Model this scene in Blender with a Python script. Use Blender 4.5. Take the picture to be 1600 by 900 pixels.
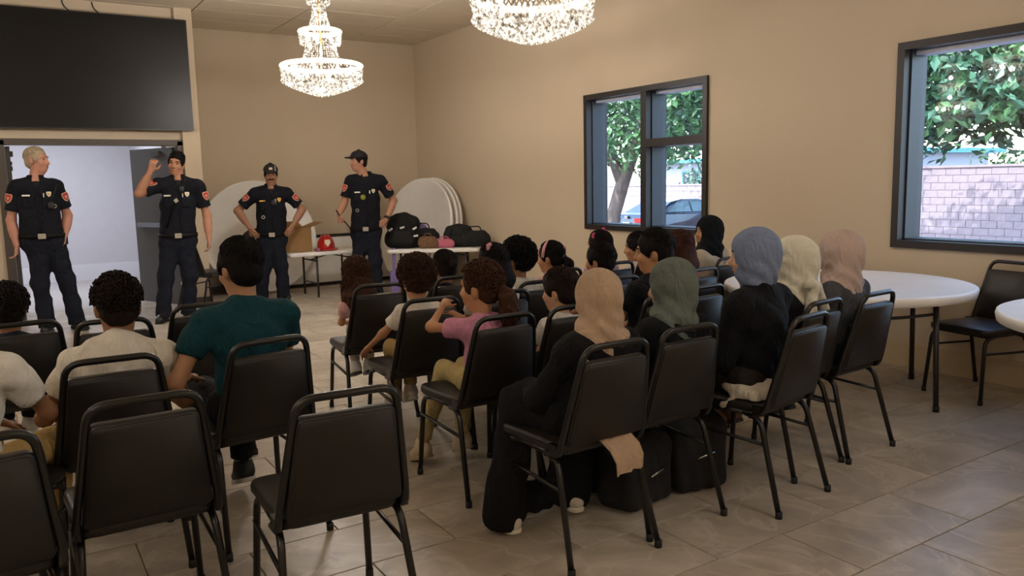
import bpy, math, random
import numpy as np
from mathutils import Vector, Matrix
rng = random.Random(7)
for o in list(bpy.data.objects): bpy.data.objects.remove(o)
SC = bpy.context.scene
COL = SC.collection

# ---------------------------------------------------------------- camera
CAM_H = 1.45
def cam_axes(yaw, pitch, roll):
    f = np.array([math.sin(yaw)*math.cos(pitch), math.cos(yaw)*math.cos(pitch), -math.sin(pitch)])
    r = np.array([math.cos(yaw), -math.sin(yaw), 0.]); u = np.cross(r, f)
    return math.cos(roll)*r+math.sin(roll)*u, -math.sin(roll)*r+math.cos(roll)*u, f
_r, _u, _f = cam_axes(math.radians(32.664), math.radians(7.566), math.radians(-1.26))
cd = bpy.data.cameras.new('camera'); cam = bpy.data.objects.new('camera', cd); COL.objects.link(cam)
cam.matrix_world = Matrix(((_r[0], _u[0], -_f[0], 0), (_r[1], _u[1], -_f[1], 0), (_r[2], _u[2], -_f[2], CAM_H), (0, 0, 0, 1)))
cd.sensor_width = 36; cd.lens = 1244/1600*36; cd.clip_start = .05; cd.clip_end = 300
SC.camera = cam

# ---------------------------------------------------------------- world, sun, exposure
W = bpy.data.worlds.new('world'); SC.world = W; W.use_nodes = True
wn = W.node_tree; wn.nodes.clear()
sky = wn.nodes.new('ShaderNodeTexSky'); sky.sky_type = 'NISHITA'; sky.sun_disc = False
sky.sun_elevation = math.radians(52); sky.sun_rotation = math.radians(265); sky.air_density = 1.2; sky.dust_density = 2.0
bgn = wn.nodes.new('ShaderNodeBackground'); bgn.inputs[1].default_value = 1.2
won = wn.nodes.new('ShaderNodeOutputWorld')
wn.links.new(sky.outputs[0], bgn.inputs[0]); wn.links.new(bgn.outputs[0], won.inputs[0])
sl = bpy.data.lights.new('sun', 'SUN'); sl.energy = 6.5; sl.angle = .01; sl.color = (1, .95, .88)
so = bpy.data.objects.new('sun', sl); COL.objects.link(so)
so.rotation_euler = Vector((.60, .20, -.78)).to_track_quat('-Z', 'Y').to_euler()
so.location = (-20, 0, 30)
vs = SC.view_settings
vs.view_transform = 'Standard'; vs.look = 'None'; vs.gamma = 1; vs.use_curve_mapping = False
vs.exposure = 0.0
CHANDELIER_W = 74
XW = 5.70; YB = 11.61; YT = 10.45; ZC = 3.60        # right wall, back wall, screen wall, ceiling
for nm, y0, y1 in (('window_portal', 5.45, 7.22), ('window_portal', 1.6, 3.46)):
    al = bpy.data.lights.new(nm, 'AREA'); al.shape = 'RECTANGLE'; al.size = 1.4; al.size_y = y1-y0; al.cycles.is_portal = True
    ao = bpy.data.objects.new(nm, al); COL.objects.link(ao); ao.location = (XW+.35, (y0+y1)/2, 1.65); ao.rotation_euler = (0, math.pi/2, 0)

# ---------------------------------------------------------------- materials
def lin(c):
    if isinstance(c, str):
        c = [int(c[i:i+2], 16)/255 for i in (0, 2, 4)]
    return tuple(v/12.92 if v <= .04045 else ((v+.055)/1.055)**2.4 for v in c)
MATS = {}
def mat(name, col, rough=.6, metal=0., bump=0., bscale=200., var=0., vscale=8., emit=None, es=0., coat=0., spec=.5, col2=None, stretch=None, sheen=0., wrinkle=0.):
    if name in MATS: return MATS[name]
    m = bpy.data.materials.new(name); m.use_nodes = True; t = m.node_tree; b = t.nodes['Principled BSDF']
    c = lin(col)
    b.inputs['Roughness'].default_value = rough; b.inputs['Metallic'].default_value = metal
    b.inputs['Specular IOR Level'].default_value = spec; b.inputs['Coat Weight'].default_value = coat
    b.inputs['Sheen Weight'].default_value = sheen
    tc = t.nodes.new('ShaderNodeTexCoord'); src = tc.outputs['Object']
    if stretch:
        mp = t.nodes.new('ShaderNodeMapping'); mp.inputs['Scale'].default_value = stretch
        t.links.new(src, mp.inputs[0]); src = mp.outputs[0]
    n = t.nodes.new('ShaderNodeTexNoise'); n.inputs['Scale'].default_value = vscale; n.inputs['Detail'].default_value = 5
    t.links.new(src, n.inputs[0])
    rp = t.nodes.new('ShaderNodeValToRGB')
    c2 = lin(col2) if col2 else tuple(v*(1-var) for v in c)
    rp.color_ramp.elements[0].position = .35; rp.color_ramp.elements[1].position = .65
    rp.color_ramp.elements[0].color = (*c2, 1); rp.color_ramp.elements[1].color = (*c, 1)
    t.links.new(n.outputs[0], rp.inputs[0]); t.links.new(rp.outputs[0], b.inputs['Base Color'])
    if bump:
        n2 = t.nodes.new('ShaderNodeTexNoise'); n2.inputs['Scale'].default_value = bscale; n2.inputs['Detail'].default_value = 3
        t.links.new(src, n2.inputs[0])
        bp = t.nodes.new('ShaderNodeBump'); bp.inputs['Strength'].default_value = bump; bp.inputs['Distance'].default_value = .01
        t.links.new(n2.outputs[0], bp.inputs['Height']); t.links.new(bp.outputs[0], b.inputs['Normal'])
        if wrinkle:
            n3 = t.nodes.new('ShaderNodeTexNoise'); n3.inputs['Scale'].default_value = 9; n3.inputs['Detail'].default_value = 4; n3.inputs['Distortion'].default_value = 1.8
            mp3 = t.nodes.new('ShaderNodeMapping'); mp3.inputs['Scale'].default_value = (1.5, 1.5, .7); mp3.inputs['Rotation'].default_value = (.3, .5, 0)
            t.links.new(tc.outputs['Object'], mp3.inputs[0]); t.links.new(mp3.outputs[0], n3.inputs[0])
            b3 = t.nodes.new('ShaderNodeBump'); b3.inputs['Strength'].default_value = wrinkle; b3.inputs['Distance'].default_value = .05
            t.links.new(n3.outputs[0], b3.inputs['Height']); t.links.new(b3.outputs[0], bp.inputs['Normal'])
    if emit:
        b.inputs['Emission Color'].default_value = (*lin(emit), 1); b.inputs['Emission Strength'].default_value = es
    MATS[name] = m; return m
def fabric(name, col, var=.12, rough=.9): return mat(name, col, rough, bump=.25, bscale=350, var=var, vscale=14, spec=.2, sheen=.0, wrinkle=.55)
mat('wall', 'cbbba3', .85, bump=.06, bscale=60, var=.03, vscale=1.2, spec=.2)
mat('ceil', 'dacdb9', .9, bump=.12, bscale=130, var=.04, vscale=3, spec=.1)
mat('ceilgrid', 'a3957f', .7)
mat('base', '4a3c30', .5); mat('basecream', 'c2ad8c', .6)
mat('frame', '2a2524', .45, metal=.1); mat('framein', '343b44', .45, metal=.1)
mat('door', '55534f', .5); mat('doorframe', '4c443d', .5)
mat('tv', '0b0a09', .34, spec=.25); mat('tvbezel', '0a0a0a', .4)
mat('vinyl', '1c1815', .42, bump=.15, bscale=260, var=.15, spec=.45); mat('tube', '13110f', .32, spec=.5); mat('glide', '151515', .7)
mat('chrome', 'b0b0b0', .25, metal=1.)
mat('tabletop', 'f0eeea', .45, bump=.08, bscale=300, var=.03); mat('tableleg', '3a3634', .4, metal=.4)
mat('grout', '75685a', .9)
mat('roomwall', 'c9c8cc', .85, var=.03); mat('roomfloor', 'b0aaa6', .4); mat('roombase', 'd8d8dc', .6)
skin_n = {}
def skin(c): return mat('skin_'+c, c, .55, bump=.03, bscale=500, var=.06, vscale=25, spec=.35)
def hairm(c, st=None): return mat('hair_'+c+('s' if st else ''), c, .75, bump=.5, bscale=110, var=.5 if int(c[:2], 16) < 90 else .2, vscale=45, spec=.15, stretch=st)
def tile_mat():
    m = bpy.data.materials.new('floor_tile'); m.use_nodes = True; t = m.node_tree; b = t.nodes['Principled BSDF']
    g = t.nodes.new('ShaderNodeNewGeometry'); oi = t.nodes.new('ShaderNodeObjectInfo')
    mp = t.nodes.new('ShaderNodeVectorMath'); mp.operation = 'MULTIPLY_ADD'
    t.links.new(oi.outputs['Random'], mp.inputs[0]); mp.inputs[1].default_value = (17, 31, 5); t.links.new(g.outputs['Position'], mp.inputs[2])
    n1 = t.nodes.new('ShaderNodeTexNoise'); n1.inputs['Scale'].default_value = 2.3; n1.inputs['Detail'].default_value = 8; n1.inputs['Roughness'].default_value = .62; n1.inputs['Distortion'].default_value = 1.1
    t.links.new(mp.outputs[0], n1.inputs[0])
    r1 = t.nodes.new('ShaderNodeValToRGB'); e = r1.color_ramp.elements
    e[0].position = .28; e[0].color = (*lin('8f8578'), 1); e[1].position = .72; e[1].color = (*lin('c0b6a6'), 1)
    k = e.new(.5); k.color = (*lin('a89d8c'), 1)
    t.links.new(n1.outputs[0], r1.inputs[0])
    n2 = t.nodes.new('ShaderNodeTexNoise'); n2.inputs['Scale'].default_value = 1.6; n2.inputs['Detail'].default_value = 6; n2.inputs['Distortion'].default_value = 2.5
    t.links.new(mp.outputs[0], n2.inputs[0])
    r2 = t.nodes.new('ShaderNodeValToRGB'); e = r2.color_ramp.elements
    e[0].position = .47; e[0].color = (0, 0, 0, 1); e[1].position = .53; e[1].color = (0, 0, 0, 1); k = e.new(.5); k.color = (1, 1, 1, 1)
    t.links.new(n2.outputs[0], r2.inputs[0])
    mx = t.nodes.new('ShaderNodeMixRGB'); mx.inputs[2].default_value = (*lin('cec6b8'), 1); 
    ml = t.nodes.new('ShaderNodeMath'); ml.operation = 'MULTIPLY'; ml.inputs[1].default_value = .35
    t.links.new(r2.outputs[0], ml.inputs[0]); t.links.new(ml.outputs[0], mx.inputs[0]); t.links.new(r1.outputs[0], mx.inputs[1])
    t.links.new(mx.outputs[0], b.inputs['Base Color']); b.inputs['Roughness'].default_value = .38; b.inputs['Specular IOR Level'].default_value = .4
    MATS['tile'] = m
tile_mat()
def glass_mat():
    m = bpy.data.materials.new('window_glass'); m.use_nodes = True; t = m.node_tree; t.nodes.clear()
    o = t.nodes.new('ShaderNodeOutputMaterial'); tr = t.nodes.new('ShaderNodeBsdfTransparent'); gl = t.nodes.new('ShaderNodeBsdfGlossy')
    gl.inputs['Roughness'].default_value = .0; tr.inputs[0].default_value = (.93, .96, 1, 1)
    lw = t.nodes.new('ShaderNodeLayerWeight'); fr = t.nodes.new('ShaderNodeMath'); fr.operation = 'POWER'; fr.inputs[1].default_value = 4; t.links.new(lw.outputs['Facing'], fr.inputs[0])
    f2 = t.nodes.new('ShaderNodeMath'); f2.operation = 'MULTIPLY_ADD'; f2.inputs[1].default_value = .92; f2.inputs[2].default_value = .06; t.links.new(fr.outputs[0], f2.inputs[0]); fr = f2; mx = t.nodes.new('ShaderNodeMixShader')
    t.links.new(fr.outputs[0], mx.inputs[0]); t.links.new(tr.outputs[0], mx.inputs[1]); t.links.new(gl.outputs[0], mx.inputs[2]); t.links.new(mx.outputs[0], o.inputs[0])
    MATS['glass'] = m
glass_mat()
def crystal_glow_mat():
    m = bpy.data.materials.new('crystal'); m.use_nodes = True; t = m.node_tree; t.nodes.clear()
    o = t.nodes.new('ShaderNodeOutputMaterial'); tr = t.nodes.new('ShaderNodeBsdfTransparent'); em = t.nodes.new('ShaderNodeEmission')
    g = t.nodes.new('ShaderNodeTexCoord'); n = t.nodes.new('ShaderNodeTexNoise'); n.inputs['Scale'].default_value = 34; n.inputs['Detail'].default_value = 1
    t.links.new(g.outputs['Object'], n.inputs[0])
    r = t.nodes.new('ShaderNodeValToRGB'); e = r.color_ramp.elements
    e[0].position = .36; e[0].color = (.09, .065, .04, 1); e[1].position = .58; e[1].color = (2.0, 1.75, 1.45, 1); k = e.new(.46); k.color = (.6, .5, .38, 1)  # bright and dark sparkle of the lit crystals painted in as emission
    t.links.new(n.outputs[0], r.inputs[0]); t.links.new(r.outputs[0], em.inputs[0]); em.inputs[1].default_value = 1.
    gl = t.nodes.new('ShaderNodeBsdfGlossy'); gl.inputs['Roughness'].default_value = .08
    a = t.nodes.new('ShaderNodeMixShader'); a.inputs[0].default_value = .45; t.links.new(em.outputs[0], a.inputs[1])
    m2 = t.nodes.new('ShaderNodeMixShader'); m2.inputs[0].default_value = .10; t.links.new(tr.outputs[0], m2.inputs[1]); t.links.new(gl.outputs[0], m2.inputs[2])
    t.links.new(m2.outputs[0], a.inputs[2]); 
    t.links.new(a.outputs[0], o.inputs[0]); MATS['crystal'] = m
crystal_glow_mat()
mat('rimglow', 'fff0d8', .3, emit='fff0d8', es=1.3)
mat('bulb', 'ffffff', .3, emit='fff2dc', es=5)
mat('gold', 'c8a060', .3, metal=1.)

# ---------------------------------------------------------------- object helpers
def tag(o, label=None, cat=None, group=None, kind=None):
    if label: o['label'] = label
    if cat: o['category'] = cat
    if group: o['group'] = group
    if kind: o['kind'] = kind
    return o
def link(o, parent=None):
    COL.objects.link(o)
    if parent: o.parent = parent
    return o
def empty(name, loc=(0, 0, 0), rz=0.):
    o = bpy.data.objects.new(name, None); o.empty_display_size = .1; o.location = loc; o.rotation_euler = (0, 0, rz); return link(o)
def np_mesh(name, V, Q, m, smooth=True):
    me = bpy.data.meshes.new(name); V = np.asarray(V, np.float32); Q = np.asarray(Q, np.int32); n = Q.shape[1]
    me.vertices.add(len(V)); me.vertices.foreach_set('co', V.ravel())
    me.loops.add(Q.size); me.loops.foreach_set('vertex_index', Q.ravel())
    me.polygons.add(len(Q)); me.polygons.foreach_set('loop_start', np.arange(0, Q.size, n, dtype=np.int32))
    me.polygons.foreach_set('use_smooth', np.full(len(Q), smooth))
    me.materials.append(MATS[m] if isinstance(m, str) else m)
    me.update(calc_edges=True); return me
class MB:
    def __init__(s): s.v = []; s.f = []; s.sm = []
    def add(s, V, F, smooth=False):
        o = len(s.v); s.v += [tuple(map(float, p)) for p in V]; s.f += [tuple(i+o for i in f) for f in F]; s.sm += [smooth]*len(F); return s
    def box(s, lo, hi, M=None):
        (a, b, c), (d, e, f) = lo, hi
        V = [(a, b, c), (d, b, c), (d, e, c), (a, e, c), (a, b, f), (d, b, f), (d, e, f), (a, e, f)]
        if M is not None: V = [M @ Vector(p) for p in V]
        return s.add(V, [(0, 3, 2, 1), (4, 5, 6, 7), (0, 1, 5, 4), (1, 2, 6, 5), (2, 3, 7, 6), (3, 0, 4, 7)])
    def tube(s, P, r, n=8, caps=True, closed=False, flat=1.):
        P = [Vector(p) for p in P]; N = len(P); R = r if isinstance(r, (list, tuple)) else [r]*N
        V = []; F = []; up = None
        for i, p in enumerate(P):
            if closed: d = (P[(i+1) % N]-P[i-1])
            else: d = P[min(i+1, N-1)]-P[max(i-1, 0)]
            d.normalize()
            if up is None: up = d.orthogonal().normalized()
            else:
                up = up-d*up.dot(d)
                up = up.normalized() if up.length > 1e-6 else d.orthogonal().normalized()
            w = d.cross(up)
            for k in range(n):
                a = 2*math.pi*k/n; V.append(p+(up*math.cos(a)+w*math.sin(a)*flat)*R[i])
        for i in range(N if closed else N-1):
            j = (i+1) % N
            for k in range(n): F.append((i*n+k, i*n+(k+1) % n, j*n+(k+1) % n, j*n+k))
        s.add(V, F, True)
        if caps and not closed:
            o = len(s.v)-len(V); s.f += [tuple(o+k for k in range(n-1, -1, -1)), tuple(o+(N-1)*n+k for k in range(n))]; s.sm += [False, False]
        return s
    def lathe(s, prof, n=24, c=(0, 0, 0), smooth=True, M=None):
        V = []; F = []; m = len(prof)
        for k in range(n):
            a = 2*math.pi*k/n
            for r, z in prof:
                p = Vector((r*math.cos(a), r*math.sin(a), z)); p = M @ p if M is not None else p
                V.append((p[0]+c[0], p[1]+c[1], p[2]+c[2]))
        for k in range(n):
            j = (k+1) % n
            for i in range(m-1): F.append((k*m+i, j*m+i, j*m+i+1, k*m+i+1))
        return s.add(V, F, smooth)
    def prism(s, pts, M, t):          # polygon in local xy, thickness along local z
        n = len(pts); V = [M @ Vector((x, y, 0)) for x, y in pts]+[M @ Vector((x, y, t)) for x, y in pts]
        F = [tuple(range(n-1, -1, -1)), tuple(range(n, 2*n))]+[(i, (i+1) % n, n+(i+1) % n, n+i) for i in range(n)]
        return s.add(V, F)
    def pad(s, outline, M, t, edge=.3, bulge=0.):   # soft upholstered slab: outline in local xy, thickness along z
        n = len(outline); c = Vector((sum(p[0] for p in outline)/n, sum(p[1] for p in outline)/n))
        lay = [(1-.06*edge*3, 0), (1, t*.3), (1, t*.65), (1-.03*edge*3, t*.92), (1-.10*edge*3, t), (.55, t+bulge*.75), (.12, t+bulge)]
        V = []; F = []
        for sc, z in lay:
            for p in outline: q = c+(Vector(p)-c)*sc; V.append(M @ Vector((q.x, q.y, z)))
        for i in range(len(lay)-1):
            for k in range(n): F.append((i*n+k, i*n+(k+1) % n, (i+1)*n+(k+1) % n, (i+1)*n+k))
        F += [tuple(range(n-1, -1, -1)), tuple((len(lay)-1)*n+k for k in range(n))]
        return s.add(V, F, True)
    def mesh(s, name, m):
        me = bpy.data.meshes.new(name); me.from_pydata(s.v, [], s.f)
        me.polygons.foreach_set('use_smooth', s.sm); me.materials.append(MATS[m] if isinstance(m, str) else m); me.update(); return me
    def build(s, name, m, parent=None, loc=None):
        o = bpy.data.objects.new(name, s.mesh(name, m)); link(o, parent)
        if loc is not None: o.location = loc
        return o
def copy_tree(o, parent=None):
    c = o.copy(); COL.objects.link(c); c.parent = parent
    for ch in o.children: copy_tree(ch, c)
    return c
def fillet(P, r, n=5):
    P = [Vector(p) for p in P]; out = [P[0]]
    for i in range(1, len(P)-1):
        a = (P[i-1]-P[i]); b = (P[i+1]-P[i]); rr = min(r, a.length*.49, b.length*.49); a = P[i]+a.normalized()*rr; b = P[i]+b.normalized()*rr
        for k in range(n+1):
            t = k/n; out.append(a*(1-t)**2+P[i]*2*t*(1-t)+b*t*t)
    out.append(P[-1]); return out
def rrect(w, h, r, n=4, taper=0.):
    out = []
    for cx, cy, a0 in ((w/2-r, h/2-r, 0), (-w/2+r, h/2-r, 90), (-w/2+r, -h/2+r, 180), (w/2-r, -h/2+r, 270)):
        for k in range(n+1):
            a = math.radians(a0+90*k/n); x, y = cx+r*math.cos(a), cy+r*math.sin(a)
            out.append((x*(1-taper*(y/h+.5)), y))
    return out
def frame_M(o, z, x=None):     # matrix with local z = z, local y as close to world up as possible
    z = Vector(z).normalized(); up = Vector((0, 0, 1)); x = up.cross(z) if x is None else Vector(x)
    x = x.normalized() if x.length > 1e-4 else Vector((1, 0, 0)); y = z.cross(x)
    return Matrix(((x[0], y[0], z[0], o[0]), (x[1], y[1], z[1], o[1]), (x[2], y[2], z[2], o[2]), (0, 0, 0, 1)))

# ---------------------------------------------------------------- smooth distance-field modelling (bodies, clothes, hair)
def smin(a, b, k):
    h = np.maximum(k-np.abs(a-b), 0)/k; return np.minimum(a, b)-h*h*(k*.25)
class SDF:
    def __init__(s, h=.01, k=.03): s.h = h; s.k = k; s.p = []; s.c = []; s.d = []
    def _add(s, fn, lo, hi, k): s.p.append((fn, np.array(lo, float), np.array(hi, float), s.k if k is None else k))
    def cap(s, p, q, r1, r2=None, k=None, ay=1.):
        r2 = r1 if r2 is None else r2; p = np.array(p, float); q = np.array(q, float); R = max(r1, r2)
        S = np.array([1, ay, 1]); a = p/S; b = (q-p)/S; L = max(b@b, 1e-9)
        def fn(X, Y, Z):
            x = X-a[0]; y = Y/ay-a[1]; z = Z-a[2]
            t = np.clip((x*b[0]+y*b[1]+z*b[2])/L, 0, 1)
            return (np.sqrt((x-t*b[0])**2+(y-t*b[1])**2+(z-t*b[2])**2)-(r1+(r2-r1)*t))*min(1, ay)
        s._add(fn, np.minimum(p, q)-R*np.maximum(S, 1), np.maximum(p, q)+R*np.maximum(S, 1), k); return s
    def cyl(s, p, q, r1, r2=None, k=None):
        r2 = r1 if r2 is None else r2; p = np.array(p, float); q = np.array(q, float); R = max(r1, r2); b = q-p; L = np.linalg.norm(b); b = b/L
        def fn(X, Y, Z):
            x = X-p[0]; y = Y-p[1]; z = Z-p[2]; t = x*b[0]+y*b[1]+z*b[2]
            rad = np.sqrt(np.maximum(x*x+y*y+z*z-t*t, 0)); return np.maximum(rad-(r1+(r2-r1)*np.clip(t/L, 0, 1)), np.maximum(-t, t-L))
        s._add(fn, np.minimum(p, q)-R, np.maximum(p, q)+R, k); return s
    def box(s, c, hb, rd=.02, k=None):
        c = np.array(c, float); hb = np.array(hb, float)
        def fn(X, Y, Z):
            q = [np.abs(v-c[i])-(hb[i]-rd) for i, v in enumerate((X, Y, Z))]
            return np.sqrt(sum(np.maximum(v, 0)**2 for v in q))+np.minimum(np.maximum(np.maximum(q[0], q[1]), q[2]), 0)-rd
        s._add(fn, c-hb, c+hb, k); return s
    def _ellfn(s, c, r, R):
        c = np.array(c, float); r = np.array(r, float); Rm = np.eye(3) if R is None else np.array(R); mr = r.min()
        def fn(X, Y, Z):
            x = X-c[0]; y = Y-c[1]; z = Z-c[2]
            u = (x*Rm[0, 0]+y*Rm[1, 0]+z*Rm[2, 0])/r[0]; v = (x*Rm[0, 1]+y*Rm[1, 1]+z*Rm[2, 1])/r[1]; w = (x*Rm[0, 2]+y*Rm[1, 2]+z*Rm[2, 2])/r[2]
            k0 = np.sqrt(u*u+v*v+w*w); k1 = np.sqrt((u/r[0])**2+(v/r[1])**2+(w/r[2])**2)
            return k0*(k0-1)/np.maximum(k1, 1e-6)
        e = np.sqrt(((Rm*r)**2).sum(1)); return fn, c-e, c+e
    def ell(s, c, r, R=None, k=None): fn, lo, hi = s._ellfn(c, r, R); s._add(fn, lo, hi, k); return s
    def cut_ell(s, c, r, R=None): fn, lo, hi = s._ellfn(c, r, R); s.c.append((fn, lo, hi)); return s
    def cut_plane(s, p, n, lo=None, hi=None):
        p = np.array(p, float); n = np.array(n, float); n = n/np.linalg.norm(n)
        s.c.append((lambda X, Y, Z: -((X-p[0])*n[0]+(Y-p[1])*n[1]+(Z-p[2])*n[2]), lo, hi)); return s
    def disp(s, fn): s.d.append(fn); return s
    def mesh(s, extra=0.):
        h = s.h; m = 2*h+extra
        lo = np.min([p[1] for p in s.p], 0)-m-h; hi = np.max([p[2] for p in s.p], 0)+m+h
        n = np.ceil((hi-lo)/h).astype(int)+1; ax = [lo[i]+h*np.arange(n[i], dtype=np.float32) for i in range(3)]
        ax = [a.astype(np.float32) for a in ax]
        D = np.full(n, .5, np.float32)
        def sl(l, u):
            a = np.clip(np.floor((l-lo)/h).astype(int), 0, n-1); b = np.clip(np.ceil((u-lo)/h).astype(int)+1, 1, n)
            return tuple(slice(a[i], b[i]) for i in range(3))
        def co(q): return ax[0][q[0]][:, None, None], ax[1][q[1]][None, :, None], ax[2][q[2]][None, None, :]
        for fn, l, u, k in s.p:
            q = sl(l-m-k, u+m+k); D[q] = smin(D[q], fn(*co(q)).astype(np.float32), k)
        for fn in s.d:
            q = (slice(None),)*3; D += fn(*co(q)).astype(np.float32)
        for fn, l, u in s.c:
            q = (slice(None),)*3 if l is None else sl(np.array(l)-m, np.array(u)+m)
            D[q] = np.maximum(D[q], -fn(*co(q)).astype(np.float32))
        return nets(D, lo, h)
def nets(D, lo, h):
    S = D < 0; c = np.zeros(tuple(d-1 for d in D.shape), np.int8)
    for a in (0, 1):
        for b in (0, 1):
            for e in (0, 1): c += S[a:a+c.shape[0], b:b+c.shape[1], e:e+c.shape[2]]
    act = (c > 0) & (c < 8); idx = np.argwhere(act); ids = np.full(c.shape, -1, np.int32); ids[act] = np.arange(len(idx))
    i, j, k = idx.T; sm = np.zeros((len(idx), 3)); ct = np.zeros(len(idx))
    for ax in range(3):
        o1, o2 = [x for x in range(3) if x != ax]
        for u in (0, 1):
            for v in (0, 1):
                a = [0, 0, 0]; a[o1] = u; a[o2] = v; b = list(a); b[ax] = 1
                da = D[i+a[0], j+a[1], k+a[2]]; db = D[i+b[0], j+b[1], k+b[2]]; m = (da < 0) != (db < 0)
                t = da[m]/(da[m]-db[m]); P = np.tile(np.array(a, float), (m.sum(), 1)); P[:, ax] = t; sm[m] += P; ct[m] += 1
    V = lo+h*(idx+sm/np.maximum(ct, 1)[:, None]); Q = []
    for ax in range(3):
        o1, o2 = [(1, 2), (2, 0), (0, 1)][ax]
        s0 = [slice(None)]*3; s1 = [slice(None)]*3; s0[ax] = slice(0, -1); s1[ax] = slice(1, None)
        for s_ in (s0, s1):
            s_[o1] = slice(1, -1); s_[o2] = slice(1, -1)
        A = S[tuple(s0)]; B = S[tuple(s1)]; e = np.argwhere(A != B)
        if not len(e): continue
        f = A[tuple(e.T)]; e = e.copy(); e[:, o1] += 1; e[:, o2] += 1
        def cid(d1, d2):
            x = e.copy(); x[:, o1] -= d1; x[:, o2] -= d2; return ids[x[:, 0], x[:, 1], x[:, 2]]
        q = np.stack([cid(1, 1), cid(0, 1), cid(0, 0), cid(1, 0)], 1); q[~f] = q[~f][:, ::-1]; Q.append(q)
    Q = np.concatenate(Q); Q = Q[(Q >= 0).all(1)]
    return V, Q
def sobj(name, sdf, m, parent, extra=0.):
    V, Q = sdf.mesh(extra); o = bpy.data.objects.new(name, np_mesh(name, V, Q, m)); link(o, parent); o_V[o.name] = V; return o
o_V = {}

# ================================================================ SETTING
def struct(o): o['kind'] = 'structure'; return o
# floor: base + tiles in running bond (0.74 x 0.37 m)
X0, Y0 = -4.5, -4.0
floor = struct(MB().box((X0, Y0, -.12), (XW+.1, YB+.1, -.006)).build('floor', 'grout'))
TW, TH = .74, .37
_a, _b, _e = (TW-.005)/2, (TH-.005)/2, .002
tm = MB().add([(x*_a, y*_b, z) for z in (0, .0065) for x, y in ((-1, -1), (1, -1), (1, 1), (-1, 1))]+[(x*(_a-_e), y*(_b-_e), .008) for x, y in ((-1, -1), (1, -1), (1, 1), (-1, 1))],
    [(0, 3, 2, 1)]+[(i, (i+1) % 4, 4+(i+1) % 4, 4+i) for i in range(4)]+[(4+i, 4+(i+1) % 4, 8+(i+1) % 4, 8+i) for i in range(4)]+[(8, 9, 10, 11)]).mesh('tile', 'tile')
stuff = MB(); cand = []
nrow = int((YB-Y0)/TH)+2
for r in range(-16, 28):
    yc = 2.02+TH*(r+.5)
    if yc-TH/2 < Y0 or yc+TH/2 > YB: continue
    off = 0 if r % 2 == 1 else TW/2
    for c in range(-8, 6):
        xc = 2.58+TW*c+off+TW/2
        if xc+TW/2 > XW+.05 or xc-TW/2 < X0: continue
        vis = yc > 1.0 and xc > -.9 and xc/max(yc, .1) < 3 and xc > -.25-.0*yc
        cand.append((xc, yc, vis and yc > 1.2))
vis = sorted([c for c in cand if c[2]], key=lambda c: c[0]**2+c[1]**2)[:290]
vset = set((c[0], c[1]) for c in vis)
for xc, yc, v in cand:
    if (xc, yc) in vset:
        o = bpy.data.objects.new('floor_tile', tm); link(o, floor); o.location = (xc, yc, -.008)
    else: stuff.box((xc-TW/2+.003, yc-TH/2+.003, -.008), (xc+TW/2-.003, yc+TH/2-.003, 0))
# slivers along the right wall
for r in range(-16, 27):
    yc = 2.02+TH*(r+.5)
    if yc-TH/2 < Y0 or yc+TH/2 > YB: continue
    off = 0 if r % 2 == 1 else TW/2
    xl = 2.58+off+TW*int((XW+.05-2.58-off)/TW)
    if XW-xl > .02: stuff.box((xl+.003, yc-TH/2+.003, -.008), (XW-.003, yc+TH/2-.003, 0))
tag(stuff.build('tile_field', 'tile', floor), kind='stuff')
# ceiling: plate + lay-in tiles 1.22 x 0.61
ceiling = struct(MB().box((X0, Y0, ZC+.012), (XW+.1, YB+.1, ZC+.15)).build('ceiling', 'ceilgrid'))
cm = MB().box((-.6, -.297, 0), (.6, .297, .014)).mesh('ceiling_tile', 'ceil')
for i in range(-5, 3):
    for j in range(0, 25):
        xc = 2.21+1.22*i+.61; yc = 11.60-.61*j-.305
        if yc-.3 < Y0 or xc-.61 < X0: continue
        wd = min(.6, (XW-xc+.6)/2)
        if xc+.6 > XW:
            if XW-(xc-.6) < .1: continue
            o = MB().box((xc-.6, yc-.297, ZC), (XW-.002, yc+.297, ZC+.014)).build('ceiling_tile', 'ceil', ceiling); continue
        o = bpy.data.objects.new('ceiling_tile', cm); link(o, ceiling); o.location = (xc, yc, ZC+rng.uniform(-.001, .002))
# walls
WZ0, WZ1 = .90, 2.40
W1 = (5.40, 7.27); W2 = (1.55, 3.52)
b = MB(); T = .28
def wr(y0, y1, z0, z1): b.box((XW, y0, z0), (XW+T, y1, z1))
wr(Y0, W2[0], -.12, ZC+.15); wr(W2[0], W2[1], -.12, WZ0); wr(W2[0], W2[1], WZ1, ZC+.15); wr(W2[1], W1[0], -.12, ZC+.15)
wr(W1[0], W1[1], -.12, WZ0); wr(W1[0], W1[1], WZ1, ZC+.15); wr(W1[1], YB+.2, -.12, ZC+.15)
struct(b.build('wall_right', 'wall'))
struct(MB().box((2.0, YB, -.12), (XW, YB+.15, ZC+.15)).build('wall_back', 'wall'))
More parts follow.
